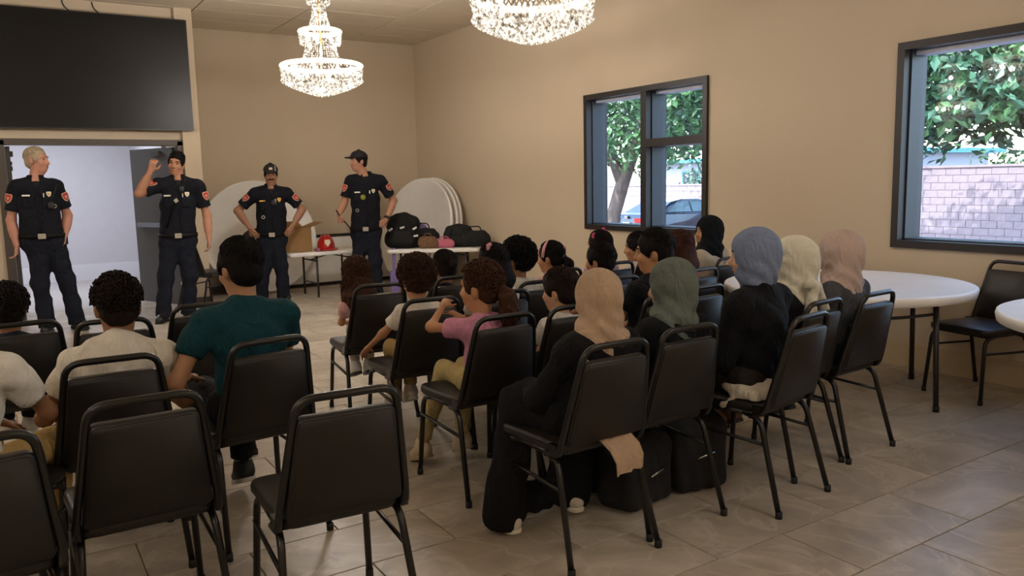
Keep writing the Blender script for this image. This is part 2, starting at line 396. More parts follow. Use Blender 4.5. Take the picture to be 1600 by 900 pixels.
# screen wall with the double door, its end column and the return to the back wall
DX0, DX1, DZ = .10, 1.95, 2.03
b = MB().box((X0, YT+.05, -.12), (DX0, YT+.2, ZC+.15)).box((DX0, YT+.05, DZ), (DX1, YT+.2, ZC+.15))
b.box((DX1, YT+.05, -.12), (1.98, YT+.2, ZC+.15))
struct(b.build('wall_screen', 'wall'))
struct(MB().box((1.98, YT-.03, -.12), (2.18, YT+.2, ZC+.15)).build('wall_column', 'wall'))
struct(MB().box((2.0, YT+.2, -.12), (2.18, YB, ZC+.15)).build('wall_return', 'wall'))
struct(MB().box((X0-.15, Y0, -.12), (X0, YT+.2, ZC+.15)).build('wall_left', 'wall'))
struct(MB().box((X0-.15, Y0-.15, -.12), (XW+T, Y0, ZC+.15)).build('wall_rear', 'wall'))
struct(MB().box((XW-.018, Y0, 0), (XW, YB, .14)).box((XW-.012, Y0, .14), (XW, YB, .175)).build('baseboard_right', 'basecream'))
struct(MB().box((2.18, YB-.02, 0), (XW-.02, YB, .11)).build('baseboard_back', 'base'))
struct(MB().box((2.18, YT+.0, 0), (2.195, YB-.02, .11)).box((1.975, YT-.045, 0), (2.195, YT-.03, .11)).build('baseboard_column', 'base'))
struct(MB().box((X0, YT+.035, 0), (DX0-.07, YT+.05, .11)).build('baseboard_screen', 'base'))
# door frame, leaves
dfr = MB().box((DX0-.06, YT+.02, 0), (DX0+.03, YT+.2, DZ+.0)).box((DX1-.03, YT+.02, 0), (DX1+.03, YT+.2, DZ)).box((DX0-.06, YT+.02, DZ-.05), (DX1+.03, YT+.2, DZ+.02))
dfr = struct(dfr.build('trim_1', 'doorframe'))
def door(name, hx, ang, L, sgn):
    e = empty(name, (hx, YT+.2, 0), ang); struct(e)
    MB().box((0, -.022, .01), (sgn*L, .022, DZ-.06) if sgn > 0 else (0, .022, DZ-.06)).build('leaf', 'door', e) if sgn > 0 else MB().box((-L, -.022, .01), (0, .022, DZ-.06)).build('leaf', 'door', e)
    cx = sgn*L*.5
    bar = MB().box((cx-.34, -.075, .98), (cx+.34, -.045, 1.04)).box((cx-.34, -.05, .985), (cx-.30, -.02, 1.035)).box((cx+.30, -.05, .985), (cx+.34, -.02, 1.035))
    bar.build('push_bar', 'chrome', e)
    MB().box((cx-.05+sgn*-.1, -.06, DZ-.16), (cx+.12+sgn*-.1, -.022, DZ-.10)).build('closer', 'doorframe', e)
    for z in (.25, 1.0, 1.75): MB().tube([(0, -.026, z-.05), (0, -.026, z+.05)], .009, 6).build('hinge', 'chrome', e)
    return e
door('door_1', 1.90, math.radians(-66), .90, -1)
door('door_2', .16, math.radians(91), .90, 1)
# the lit room beyond the door
b = MB().box((-3, 14.78, -.12), (2.0, 14.9, 3.1)).box((-3.1, YT+.2, -.12), (-3, 14.9, 3.1)).box((1.95, YB+.15, -.12), (2.05, 14.9, 3.1))
struct(b.build('wall_beyond', 'roomwall'))
struct(MB().box((-3, YT+.2, -.12), (1.99, 14.78, -.001)).build('floor_beyond', 'roomfloor'))
struct(MB().box((-3.1, YT+.2, 2.9), (2.05, 14.9, 3.0)).build('ceiling_beyond', 'roomwall'))
struct(MB().box((-3, 14.75, 0), (1.95, 14.78, .24)).box((-3, 14.755, .24), (1.95, 14.78, .26)).build('baseboard_beyond', 'roombase'))
lp = empty('added_room_lamp', (.3, 12.8, 2.9)); tag(lp, 'added flat light panel standing in for daylight behind the open double door', 'lamp')  # panel and its area light are added in place of daylight here
MB().box((-.62, -.32, -.03), (.62, .32, 0)).build('housing', 'roombase', lp)
MB().box((-.58, -.28, -.036), (.58, .28, -.031)).build('diffuser', mat('diff', 'ffffff', .5, emit='dfe4ff', es=4), lp)
al = bpy.data.lights.new('room_daylight_fill', 'AREA'); al.shape = 'RECTANGLE'; al.size = 1.1; al.size_y = .5; al.energy = 85; al.color = (.86, .89, 1)
ao = bpy.data.objects.new('room_daylight_fill', al); link(ao, lp); ao.location = (0, 0, -.05)

# windows
def window(name, y0, y1, mull, transom):
    w = empty(name, (XW, (y0+y1)/2, WZ0)); struct(w); c = (y0+y1)/2; H = WZ1-WZ0
    def L(y): return y-c
    D0, D1 = -.03, .27; F = .055
    MB().box((D0, L(y0), 0), (D1, L(y1), F)).box((D0, L(y0), H-F), (D1, L(y1), H)).box((D0, L(y0), F), (D1, L(y0)+F, H-F)).box((D0, L(y1)-F, F), (D1, L(y1), H-F)).build('window_frame', 'frame', w)
    MB().box((.05, L(y1)-F-.012, F), (.235, L(y1)-F, H-F)).build('jamb_liner', 'framein', w)
    MB().box((.10, L(y0)+F, H-F-.03), (.235, L(y1)-F, H-F)).build('head_liner', mat('headl', 'c6ccdd', .4), w)
    MB().box((.05, L(y0)+F, F), (.235, L(y1)-F, F+.012)).build('sill_liner', 'framein', w)
    G = .19
    if mull:
        m = L(mull)
        MB().box((D0+.005, m-.042, F), (D1-.01, m+.042, H-F)).build('mullion', 'frame', w)
        MB().box((.05, m-.054, F), (.235, m-.042, H-F)).build('jamb_liner', 'framein', w)
        z = transom-WZ0
        MB().box((D0+.005, L(y0)+F, z-.04), (D1-.01, m-.042, z+.04)).build('transom', 'frame', w)
        for a, bb, z0, z1 in ((m+.042, L(y1)-F, F, H-F), (L(y0)+F, m-.042, F, z-.04), (L(y0)+F, m-.042, z+.04, H-F)):
            MB().box((G, a, z0), (G+.006, bb, z1)).build('pane', 'glass', w)
    else:
        m = L(2.45)
        MB().box((D0+.005, m-.042, F), (D1-.01, m+.042, H-F)).build('mullion', 'frame', w)
        for a, bb in ((m+.042, L(y1)-F), (L(y0)+F, m-.042)): MB().box((G, a, F), (G+.006, bb, H-F)).build('pane', 'glass', w)
window('window_1', W1[0], W1[1], 6.28, 1.82)
window('window_2', W2[0], W2[1], None, None)

# television on the screen wall
tv = empty('television', (.95, YT-.10, 2.155)); tag(tv, 'huge black flat television mounted above the double door', 'television')
MB().box((-1.15, 0, 0), (1.15, .045, 1.295)).build('housing', 'tvbezel', tv)
MB().box((-1.138, -.003, .014), (1.138, .001, 1.283)).build('screen', 'tv', tv)
MB().box((-.4, .045, .4), (.4, .148, .9)).build('wall_bracket', 'tvbezel', tv)
for i, x in enumerate((.85, 1.15)):
    tag(MB().tube(fillet([(x-.03, YT+.04, 3.59), (x-.02, YT+.035, 3.52), (x+.05, YT+.035, 3.46), (x+.05, YT+.03, 3.40)], .05), .006, 6).build('cable', 'tvbezel'),
        ('thin cable running from ceiling to television, the left one', 'thin cable running from ceiling to television, the right one')[i], 'cable')

# ================================================================ OUTSIDE
mat('asphalt', '77767c', .9, bump=.2, bscale=60, var=.1); mat('block', 'a599a2', .9, bump=.3, bscale=90, var=.10, vscale=6); mat('mortar', '8d8288', .95)
mat('bark', '6b5f58', .9, bump=.8, bscale=22, var=.4, vscale=9, stretch=(1, 1, .3))
def leafm(n, c, c2):
    m = mat(n, c, .4, var=.4, vscale=1.5, col2=c2, spec=.5); b = m.node_tree.nodes['Principled BSDF']
    b.inputs['Transmission Weight'].default_value = 0; return m
leafm('leafA', '5c8a52', '1f4430'); leafm('leafB', '477556', '15352c'); leafm('leafC', '7c9884', '35544c')
struct(MB().box((XW+T, -25, -.75), (60, 70, -.62)).build('ground_outside', 'asphalt'))
# concrete-block wall across the car park: near stretch block by block
wy0, wy1, wx = 6.8, 16.4, 21.8
bw = empty('block_wall', (wx, (wy0+wy1)/2, -.62)); tag(bw, 'pale pink concrete block wall seen through the right-hand window', 'wall')
MB().box((.02, -(wy1-wy0)/2, 0), (.18, (wy1-wy0)/2, 2.22)).build('mortar_core', 'mortar', bw)
bm_ = MB().box((-.0, -.194, -.094), (.2, .194, .094)).mesh('block', 'block')
for r in range(11):
    off = .2 if r % 2 else 0
    for c in range(23):
        y = -(wy1-wy0)/2+.2+.4*c+off
        if y+.2 > (wy1-wy0)/2+.21: continue
        o = bpy.data.objects.new('block', bm_); link(o, bw); o.location = (rng.uniform(-.004, .004), y, .1+.2*r)
MB().box((-.03, -(wy1-wy0)/2, 2.2), (.23, (wy1-wy0)/2, 2.26)).build('cap', 'block', bw)
bw2 = empty('block_wall', (wx, 26.5, -.62)); tag(bw2, 'low pinkish block wall behind the parked dark car', 'wall')
MB().box((.02, -10, 0), (.18, 10, 1.82)).build('mortar_core', 'mortar', bw2)
st = MB()
for r in range(9):
    for c in range(50):
        y = -9.8+.4*c+(.2 if r % 2 else 0)
        if y < 9.9: st.box((0, y-.194, .006+.2*r), (.2, y+.194, .194+.2*r))
tag(st.build('block_courses', 'block', bw2), kind='stuff')
MB().box((-.03, -10, 1.8), (.23, 10, 1.86)).build('cap', 'block', bw2)
# foliage
def leaves(c, r, n, size, seed, zmin=None, m='leafA', parent=None, name='foliage', hollow=.35):
    g = np.random.default_rng(seed); P = []
    d = g.normal(size=(n, 3)); d /= np.linalg.norm(d, axis=1)[:, None]; rad = g.uniform(hollow, 1, n)**.6
    lump = 1+.22*np.sin(d[:, 0]*5+seed)*np.sin(d[:, 1]*6+1.3*seed)+.12*np.sin(d[:, 2]*9+seed)
    p = d*(rad*lump)[:, None]*np.array(r)
    if zmin is not None: p = p[p[:, 2]+c[2] > zmin+.35*np.sin(p[:, 1]*1.7+seed)*np.sin(p[:, 0]*1.1)]
    n = len(p); a = g.normal(size=(n, 3)); a /= np.linalg.norm(a, axis=1)[:, None]; u = g.normal(size=(n, 3)); bb = np.cross(a, u); bb /= np.linalg.norm(bb, axis=1)[:, None]
    s = size*g.uniform(.6, 1.3, n)[:, None]; nn = np.cross(a, bb)*s*.12
    V = np.stack([p-a*s*.5, p+bb*s*.27+nn, p+a*s*.5, p-bb*s*.27+nn], 1).reshape(-1, 3); Q = np.arange(4*n).reshape(-1, 4)
    o = bpy.data.objects.new(name, np_mesh(name, V, Q, m, False)); link(o, parent); o.location = c; o['kind'] = 'stuff'; return o
def tree(loc, label, trunk, crowns):
    t = empty('tree', loc); tag(t, label, 'tree')
    mb = MB()
    for P, R in trunk: mb.tube(P, R, 9)
    mb.build('trunk', 'bark', t)
    for a in crowns: leaves(parent=t, **a)
    return t
tree((14.5, 17.0, -.62), 'tree with pale leaning trunk outside the left window beside the car', [
    ([(-.35, .1, 0), (-.15, .1, 1.1), (.15, 0, 2.1), (.5, -.2, 3.2), (1., -.3, 4.6)], [.24, .2, .19, .16, .1]),
    ([(.1, 0, 1.9), (-.05, .3, 2.8), (-.3, .7, 3.8), (-.4, .9, 4.6)], [.15, .15, .13, .08]),
    ([(.45, -.2, 2.9), (1.2, -.7, 3.6), (2.2, -1.1, 4.1)], [.12, .09, .05])],
    [dict(c=(.2, -.6, 4.5), r=(3.1, 3.6, 2.1), n=7500, size=.22, seed=3, zmin=2.35, m='leafA'), dict(c=(1.6, -1.4, 4.2), r=(2.4, 2.8, 1.7), n=2600, size=.22, seed=5, zmin=2.2, m='leafC'), dict(c=(4.6, -.6, 4.6), r=(2.2, 4.2, 1.5), n=4200, size=.24, seed=25, zmin=3.3, m='leafB')])  # last crown is added to throw shade on the low block wall
tree((24.5, 20.0, -.62), 'dark-trunked tree behind the low block wall and pale house', [
    ([(0, 0, 0), (.05, 0, 1.6), (-.05, .1, 3.4), (.1, 0, 5)], [.30, .26, .22, .12]), ([(0, .05, 2.8), (.5, -.7, 3.8), (.8, -1.4, 4.7)], [.14, .11, .06])],
    [dict(c=(0, 0, 5.3), r=(3.4, 4.2, 2.4), n=6000, size=.3, seed=9, zmin=3.2, m='leafB'), dict(c=(-2, -2.5, 4.6), r=(2, 3, 1.6), n=2200, size=.26, seed=19, zmin=3.2, m='leafA')])
tree((16.6, 8.6, -.62), 'broad leafy tree filling the right-hand window', [
    ([(1.8, -3.2, 0), (1.6, -2.9, 1.6), (1.2, -2.2, 2.8), (.5, -.6, 3.8)], [.3, .25, .2, .1]), ([(1.4, -2.6, 2.2), (.9, -.9, 3.0), (.2, 1.2, 3.6)], [.14, .1, .05])],
    [dict(c=(.1, .3, 4.55), r=(2.2, 3.4, 2.1), n=9500, size=.25, seed=12, zmin=2.15, m='leafB'), dict(c=(-.5, .0, 4.4), r=(1.7, 3.0, 1.8), n=3000, size=.25, seed=14, zmin=2.5, m='leafA')])
for i, (x, y, z, r, m, lab) in enumerate(((23.6, 15.4, 1.6, (1.0, 1.3, .8), 'leafC', 'round grey-green shrub behind the block wall'), (23.8, 11.2, 1.5, (1.2, 1.9, 1.1), 'leafA', 'bright green hedge showing over the block wall'), (24.2, 22.6, 1.5, (1.2, 2.2, 1.3), 'leafC', 'pale green bushes between the low wall and house'))):
    e = empty('shrub', (x, y, -.62)); tag(e, lab, 'shrub'); MB().tube([(0, 0, 0), (.05, .05, z)], .06, 6).build('stem', 'bark', e)
    leaves((0, 0, z), r, 1800, .2, 30+i, None, m, e, hollow=.1)
mat('stucco', 'a9adba', .9); mat('roofteal', '4a8f96', .6); mat('houseglass', '3b4852', .2)
hs = empty('house', (36, 30, -.62)); tag(hs, 'pale low house with teal roof edge beyond the wall', 'house')
MB().box((0, -9, 0), (6, 8, 3.0)).build('wall', 'stucco', hs)
MB().box((-.7, -9.6, 3.0), (6.5, 8.6, 3.22)).build('roof', 'roofteal', hs)
for y in (-6.5, -2.5, 2.2, 5.5):
    wv = MB().box((-.05, y-.75, 1.2), (.02, y+.75, 2.5)).build('window', 'roofteal', hs); MB().box((-.07, y-.65, 1.3), (-.04, y+.65, 2.4)).build('pane', 'houseglass', wv)
# parked dark saloon car, tail towards the building
mat('carpaint', '232a3a', .18, coat=1., spec=.6); mat('carglass', '6f8c92', .08, spec=.9); mat('tire', '111111', .8); mat('tail', 'd0202a', .25, emit='ff3040', es=.15); mat('plate', 'f2f2ee', .4)
car = empty('car', (15.9, 18.35, -.62), math.radians(0)); tag(car, 'dark blue saloon car parked outside, tail lights towards the window', 'car')
def car_section(prof, hw, name, m, parent, inset=None):
    V = []; F = []; n = len(prof)
    for sgn in (-1, 1):
        for x, z, w in prof: V.append((x, sgn*w, z))
    for i in range(n): F.append((i, (i+1) % n, n+(i+1) % n, n+i))
    F += [tuple(range(n-1, -1, -1)), tuple(range(n, 2*n))]
    return MB().add(V, F).build(name, m, parent)
pr_ = [(.02, .38, .80), (0, .62, .86), (.06, .92, .84), (.18, 1.03, .78), (.75, 1.06, .82), (3.35, .98, .86), (4.55, .80, .80), (4.75, .62, .78), (4.78, .38, .76), (4.2, .22, .86), (.5, .22, .86)]
bd = car_section(pr_, .86, 'body', 'carpaint', car)
car_section([(.55, 1.04, .76), (1.25, 1.38, .60), (1.7, 1.45, .58), (2.4, 1.44, .58), (2.75, 1.36, .60), (3.5, .99, .78)], 0, 'cabin', 'carpaint', car)
for sgn in (-1, 1):
    for pts in ([(1.0, 1.08), (1.42, 1.34), (1.95, 1.38), (1.95, 1.07)], [(2.02, 1.07), (2.02, 1.38), (2.42, 1.37), (2.72, 1.30), (3.2, 1.05)]):
        V = []
        for x, z in pts:
            w = .765-(z-1.04)*.46+.012; V.append((x, sgn*w, z))
        V2 = [(x, y-sgn*.02, z) for x, y, z in V]; k = len(V)
        MB().add(V+V2, [tuple(range(k)), tuple(range(2*k-1, k-1, -1))]+[(i, k+i, k+(i+1) % k, (i+1) % k) for i in range(k)]).build('side_window', 'carglass', car)
    for x in (.95, 3.75):
        wl = MB().lathe([(.001, -.1), (.20, -.1), (.31, -.08), (.33, -.04), (.33, .06), (.30, .09), (.001, .09)], 20, M=Matrix.Rotation(math.pi/2, 4, 'X')).build('wheel', 'tire', car, (x, sgn*.80, .33))
        MB().lathe([(.001, -.03), (.19, -.03), (.21, 0), (.19, .02), (.001, .02)], 14, M=Matrix.Rotation(math.pi/2, 4, 'X')).build('rim', 'chrome', wl, (0, sgn*.09, 0))
    MB().box((-.012, min(sgn*.38, sgn*.84), .80), (.10, max(sgn*.38, sgn*.84), .93)).build('tail_light', 'tail', car)
    MB().box((.10, sgn*.855-.01, .82), (.35, sgn*.855+.01, .92)).build('side_tail_light', 'tail', car)
MB().add([(.62, -.66, 1.07), (.62, .66, 1.07), (1.22, .54, 1.365), (1.22, -.54, 1.365), (.66, -.66, 1.05), (.66, .66, 1.05), (1.26, .54, 1.34), (1.26, -.54, 1.34)], [(0, 3, 2, 1), (4, 5, 6, 7), (0, 1, 5, 4), (2, 3, 7, 6), (1, 2, 6, 5), (3, 0, 4, 7)]).build('rear_window', 'carglass', car)
MB().box((-.02, -.16, .68), (.02, .16, .80)).build('number_plate', 'plate', car)
MB().box((-.015, -.07, .92), (.09, .07, .99)).build('emblem', 'chrome', car)
MB().tube([(.1, .86, .62), (2.3, .875, .60), (4.5, .84, .58)], .012, 5).build('trim_strip', 'chrome', car)

# ================================================================ CHANDELIERS
def chandelier_master():
    t = empty('chandelier', (0, 0, 0))
    cr = []
    def octa(p, r, e=1.3):
        x, y, z = p; cr.append(([(x+r, y, z), (x, y+r, z), (x-r, y, z), (x, y-r, z), (x, y, z+r*e), (x, y, z-r*e)], [(0, 1, 4), (1, 2, 4), (2, 3, 4), (3, 0, 4), (1, 0, 5), (2, 1, 5), (3, 2, 5), (0, 3, 5)]))
    def ring(r, z, n, s, e=1.3, ph=0):
        for k in range(n):
            a = 2*math.pi*(k+ph)/n; octa((r*math.cos(a), r*math.sin(a), z), s, e)
    def flush(name):
        mb = MB()
        for V, F in cr: mb.add(V, F)
        cr.clear(); return tag(mb.build(name, 'crystal', t), kind='stuff')
    for i in range(4): ring(.372-.004*i, -.025-.026*i, 70, .0125, 1.35, .5*(i % 2))
    rows = 13
    for i in range(rows):
        u = i/(rows-1); r = .355*(1-u)**.86+.012; z = -.125-.135*u**.8
        ring(r, z, max(6, int(2*math.pi*r/.030)), .0155, 1.2, .5*(i % 2))
    flush('crystal_bowl')
    for k in range(44):
        a = 2*math.pi*k/44
        for i in range(9):
            u = i/8; r = .138+.045*u**1.6; octa((r*math.cos(a), r*math.sin(a), .21-.17*u), .0075, 1.4)
    flush('crystal_strands')
    for i in range(4): ring(.19-.003*i, .295-.026*i, 40, .0115, 1.35, .5*(i % 2))
    flush('upper_crystal_band')
    for k in range(30):
        a = 2*math.pi*k/30
        for i in range(11):
            u = i/10; r = .058+.04*u**2; octa((r*math.cos(a), r*math.sin(a), .56-.19*u), .007, 1.4)
    flush('crystal_neck')
    for i in range(3): ring(.105-.004*i, .63-.026*i, 24, .0125, 1.35, .5*(i % 2))
    flush('crystal_crown')
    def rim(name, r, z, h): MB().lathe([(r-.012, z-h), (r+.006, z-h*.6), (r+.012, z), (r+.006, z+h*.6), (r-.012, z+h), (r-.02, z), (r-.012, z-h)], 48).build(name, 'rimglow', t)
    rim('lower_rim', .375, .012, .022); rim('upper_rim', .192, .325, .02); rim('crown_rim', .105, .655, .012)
    for n, r, z in ((8, .27, -.03), (5, .12, .27)):
        for k in range(n):
            a = 2*math.pi*k/n+.2; MB().lathe([(.001, -.04), (.014, -.03), (.018, -.01), (.010, .02), (.001, .05)], 8).build('bulb', 'bulb', t, (r*math.cos(a), r*math.sin(a), z))
    MB().tube([(0, 0, .02), (0, 0, .66)], .012, 8).build('stem', 'gold', t)
    mb = MB()
    for i in range(9): mb.tube([(math.cos(a)*.014*(1 if i % 2 else .0)+0, math.cos(a)*.014*(0 if i % 2 else 1.), .69+.04*i+math.sin(a)*.024) for a in [2*math.pi*k/10 for k in range(10)]], .004, 5, closed=True)
    mb.build('chain', 'gold', t)
    MB().lathe([(.001, 1.0), (.06, 1.0), (.07, 1.03), (.07, 1.045), (.001, 1.045)], 20).build('canopy', 'gold', t)
    l = bpy.data.lights.new('bulb_light', 'POINT'); l.energy = CHANDELIER_W/6; l.color = (1., .93, .865); l.shadow_soft_size = .03
    for k in range(4):
        lo = bpy.data.objects.new('bulb_light', l); link(lo, t); lo.location = (.22*math.cos(1.571*k+.6), .22*math.sin(1.571*k+.6), -.045)
    for z in (.13, .45):
        lo = bpy.data.objects.new('bulb_light', l); link(lo, t); lo.location = (0.03, 0, z)
    return t
ch0 = chandelier_master()
CHP = [3.3, .15, .70, 1.6, 1.3, 1.2, .7, 2.4]
CHS = [((2.68, 7.40), 'tiered crystal chandelier near the back wall, left of the corner'), ((2.86, 4.16), 'tiered crystal chandelier cut by the top edge of the photo'),
       ((2.9, .9), 'tiered crystal chandelier added for light at the right front, out of view'), ((2.9, -2.3), 'tiered crystal chandelier added for light at the right rear, out of view'), ((-1.7, -2.3), 'tiered crystal chandelier added for light at the left rear, out of view'), ((-1.7, 1.0), 'tiered crystal chandelier added for light left of the camera, out of view'), ((-1.7, 4.2), 'tiered crystal chandelier added for light over the left side, out of view'), ((-1.7, 7.4), 'tiered crystal chandelier added for light in the far left, out of view')]  # all but the first two are added, unseen, to even out the light
for i, ((x, y), lab) in enumerate(CHS):
    c = copy_tree(ch0) if i else ch0
    ld = None
    for o in c.children:
        if o.type == 'LIGHT':
            ld = ld or o.data.copy(); o.data = ld
    ld.energy = CHANDELIER_W/6*CHP[i]
    c.location = (x, y, ZC-1.045); tag(c, lab, 'chandelier', 'crystal chandeliers')

# ================================================================ CHAIRS
def chair_master():
    t = empty('stacking_chair')
    r = .0125
    for s in (-1, 1):
        fr = [(s*.205, .235, .012), (s*.188, .20, .405), (s*.185, .10, .425)]
        re = [(s*.215, -.275, .012), (s*.190, -.165, .405), (s*.186, -.08, .425)]
        for P in (fr, re):
            lg = MB().tube(fillet(P, .05), r, 10).build('leg', 'tube', t)
            MB().lathe([(.001, 0), (.015, 0), (.015, .03), (.001, .03)], 10, c=P[0][:2]+(0,)).build('glide', 'glide', lg)
        MB().tube([(s*.186, .11, .425), (s*.186, -.09, .425)], r, 8).build('side_rail', 'tube', t)
        MB().tube([(s*.198, .213, .32), (s*.197, -.20, .30)], .008, 8).build('stretcher', 'tube', t)
        MB().box((s*.20-.012, -.185, .43), (s*.20+.012, -.135, .475)).build('bracket', 'tube', t)
    for y_ in (.15, -.12): MB().tube([(-.186, y_, .417), (.186, y_, .417)], .009, 8).build('cross_bar', 'tube', t)
    U = [(-.20, -.10, .425), (-.203, -.185, .435), (-.197, -.205, .50), (-.148, -.285, .852), (.148, -.285, .852), (.197, -.205, .50), (.203, -.185, .435), (.20, -.10, .425)]
    MB().tube(fillet(U, .055, 6), r, 10).build('back_frame', 'tube', t)
    # back pad follows the slope of the uprights
    d = Vector((0, -.08, .352)).normalized(); n = Vector((0, 1, 0)); n = (n-d*n.dot(d)).normalized()
    def padM(z, off):
        k = (z-.50)/.352; o = Vector((0, -.205-.08*k, z))+n*off
        return Matrix(((1, 0, n[0], o[0]), (0, d[1], n[1], o[1]), (0, d[2], n[2], o[2]), (0, 0, 0, 1))) @ Matrix.Scale(1, 4)
    Mx = padM(.633, -.014)
    Mx = Matrix((( -1, d[0], n[0], Mx[0][3]), (0, d[1], n[1], Mx[1][3]), (0, d[2], n[2], Mx[2][3]), (0, 0, 0, 1)))
    bp = MB().pad(rrect(.372, .335, .022, 3, .20), Mx, .034, edge=.12, bulge=.012).build('backrest', 'vinyl', t)
    MB().pad(rrect(.360, .322, .02, 3, .20), Mx @ Matrix.Translation((0, 0, -.006)), .008, edge=.05).build('back_panel', 'vinyl', bp)
    seat = [(x, y) for x, y in rrect(.425, .405, .05, 5, -.0)]
    seat = [(x*(1-.10*(.2-y)/.4), y+.02) for x, y in seat]
    MB().pad(seat, Matrix.Translation((0, 0, .428)), .045, edge=.22, bulge=.014).build('seat', 'vinyl', t)
    MB().box((-.17, -.15, .420), (.17, .19, .430)).build('seat_board', 'glide', t)
    return t
CH0 = chair_master(); _ch_used = []
def chair(x, y, rz, label, group):
    c = CH0 if not _ch_used else copy_tree(CH0); _ch_used.append(1)
    c.location = (x, y, 0); c.rotation_euler = (0, 0, math.radians(rz)); tag(c, 'black vinyl stacking chair '+label, 'chair', group); return c
GL, GR = 'chairs on the left of the aisle', 'chairs on the right of the aisle'
SEATS = dict(c1=(.83, 2.45, -4, 'empty in the foreground, centre, whole backrest in view', GL), c2=(.31, 2.75, 0, 'empty in the foreground left, behind the boy in white', GL), c3=(-.15, 2.58, 6, 'cut by the left edge in the foreground', GL),
    c4=(.31, 3.42, -2, 'under the curly-haired boy in the white polo', GL), c5=(.83, 3.40, 6, 'under the man in the teal polo', GL), L0=(-.15, 3.14, -30, 'under the boy in white and khaki at the left edge', GL),
    c6=(.45, 4.36, -8, 'empty directly in front of the curly-haired boy', GL), c7=(.86, 4.60, 0, 'empty in front of the man in teal', GL), L3=(.02, 4.55, 6, 'under the small child at the far left', GL),
    door=(2.05, 10.0, -60, 'standing beside the double door behind an officer', 'chairs by the walls'), tc=(5.33, 2.66, 80, 'empty between the two round tables by the wall', 'chairs by the walls'),
    P1=(1.93, 4.72, -6, 'under the girl in pink with long loose hair', GR), P2=(1.89, 3.98, -4, 'under the curly-haired boy with khaki trousers', GR), P3=(2.46, 4.76, 0, 'under the child with a dark bun', GR),
    P4=(1.885, 3.28, 0, 'under the girl in pink with the ponytail', GR), P5=(2.31, 3.95, 0, 'under the girl with the flower hair clip', GR), P6=(2.72, 4.20, 0, 'under the child with black curls', GR), P7=(3.20, 4.62, 0, 'under the girl with the pink headband', GR),
    P8=(2.32, 3.30, -3, 'under the brown-haired boy beside the beige headscarf', GR), P9=(3.76, 4.72, 0, 'under the girl with pink bows by the wall', GR), P10=(3.18, 4.02, 4, 'under the boy in blue in front of the beige headscarf', GR), P11=(1.875, 2.50, 0, 'under the woman in the beige headscarf', GR),
    P12=(4.12, 4.72, 0, 'under the boy in white turned to the left', GR), P13=(2.88, 3.28, 0, 'under the boy in the black shirt', GR), P14=(3.86, 4.00, 6, 'under the girl in pink with straight brown hair', GR), P15=(2.315, 2.56, 0, 'under the woman in the grey-green headscarf', GR),
    q2=(3.24, 3.38, 6, 'empty behind the woman in the grey-green headscarf', GR), P16=(4.55, 4.40, 8, 'under the woman in the black headscarf near the window', GR), P17=(2.86, 2.43, 9, 'under the woman in the blue-grey headscarf', GR), P18=(3.26, 2.64, 6, 'under the woman in the white knotted headscarf', GR), P19=(3.70, 2.64, 4, 'under the woman in the pale pink headscarf', GR))
for k, (x, y, rz, lab, g) in SEATS.items(): chair(x, y, rz, lab, g)

# ================================================================ TABLES
def tabletop_mesh(r, name, th=.06): return MB().lathe([(.001, -th), (r-.03, -th), (r-.006, -th+.006), (r, -.02), (r-.004, -.006), (r-.02, 0), (r-.024, -.003), (.001, -.003)], 56)
def round_table(x, y, r, rz, label):
    t = empty('round_table', (x, y, 0), math.radians(rz)); tag(t, label, 'table', 'round tables by the wall')
    tabletop_mesh(r, 'tabletop').build('tabletop', 'tabletop', t, (0, 0, .74))
    MB().box((-.03, -.004, -.016), (.03, .004, .016)).build('maker_plate', 'tvbezel', t, (r*math.cos(math.radians(-150-rz+ (0))), r*math.sin(math.radians(-150-rz)), .715)).rotation_euler = (0, 0, math.radians(-60-rz))
    for s in (-1, 1):
        for q in (-1, 1):
            lg = MB().tube([(s*.42, q*.50, .012), (s*.38, q*.48, .695)], .0165, 10).build('leg', 'tableleg', t)
            MB().lathe([(.001, 0), (.02, 0), (.02, .035), (.001, .035)], 10, c=(s*.42, q*.50, 0)).build('foot_cap', 'glide', lg)
        MB().tube(fillet([(s*.385, -.48, .60), (s*.36, -.25, .56), (s*.36, .25, .56), (s*.385, .48, .60)], .1), .010, 8).build('cross_bar', 'tableleg', t)
        MB().tube([(s*.36, 0, .56), (s*.06, 0, .69)], .009, 8).build('brace', 'tableleg', t)
        MB().box((s*.38-.02, -.52, .672), (s*.38+.02, .52, .695)).build('apron_rail', 'tableleg', t)
round_table(4.72, 3.24, .78, 40, 'large white round folding table behind the woman in the pale pink headscarf')
round_table(4.72, 1.38, .81, 20, 'white round folding table cut by the right edge of the photo')
def rect_table(loc, rz, L, Dp, H, label, inset=.18):
    t = empty('folding_table', loc, rz); tag(t, label, 'table', 'folding tables along the back wall')
    MB().pad(rrect(L, Dp, .05, 4), Matrix.Translation((0, 0, H-.045)), .045, edge=.03).build('tabletop', 'tabletop', t)
    for s in (-1, 1):
        x = s*(L/2-inset)
        for q in (-1, 1):
            MB().tube([(x, q*(Dp/2-.07), .0), (x, q*(Dp/2-.07), H-.05)], .015, 8).build('leg', 'tableleg', t)
        for z_ in (.18, H-.12): MB().tube([(x, -Dp/2+.07, z_), (x, Dp/2-.07, z_)], .010, 8).build('cross_bar', 'tableleg', t)
        MB().tube([(x, 0, H-.12), (x-s*.32, 0, H-.05)], .008, 6).build('brace', 'tableleg', t)
    return t
TA = .60
rect_table((3.74, 10.40, 0), math.radians(3), 1.32, .62, TA, 'white folding table with the red helmet and cardboard box', .38)
bd_ = Vector((.92, -.60, 0)).normalized(); rzB = math.atan2(bd_.y, bd_.x)
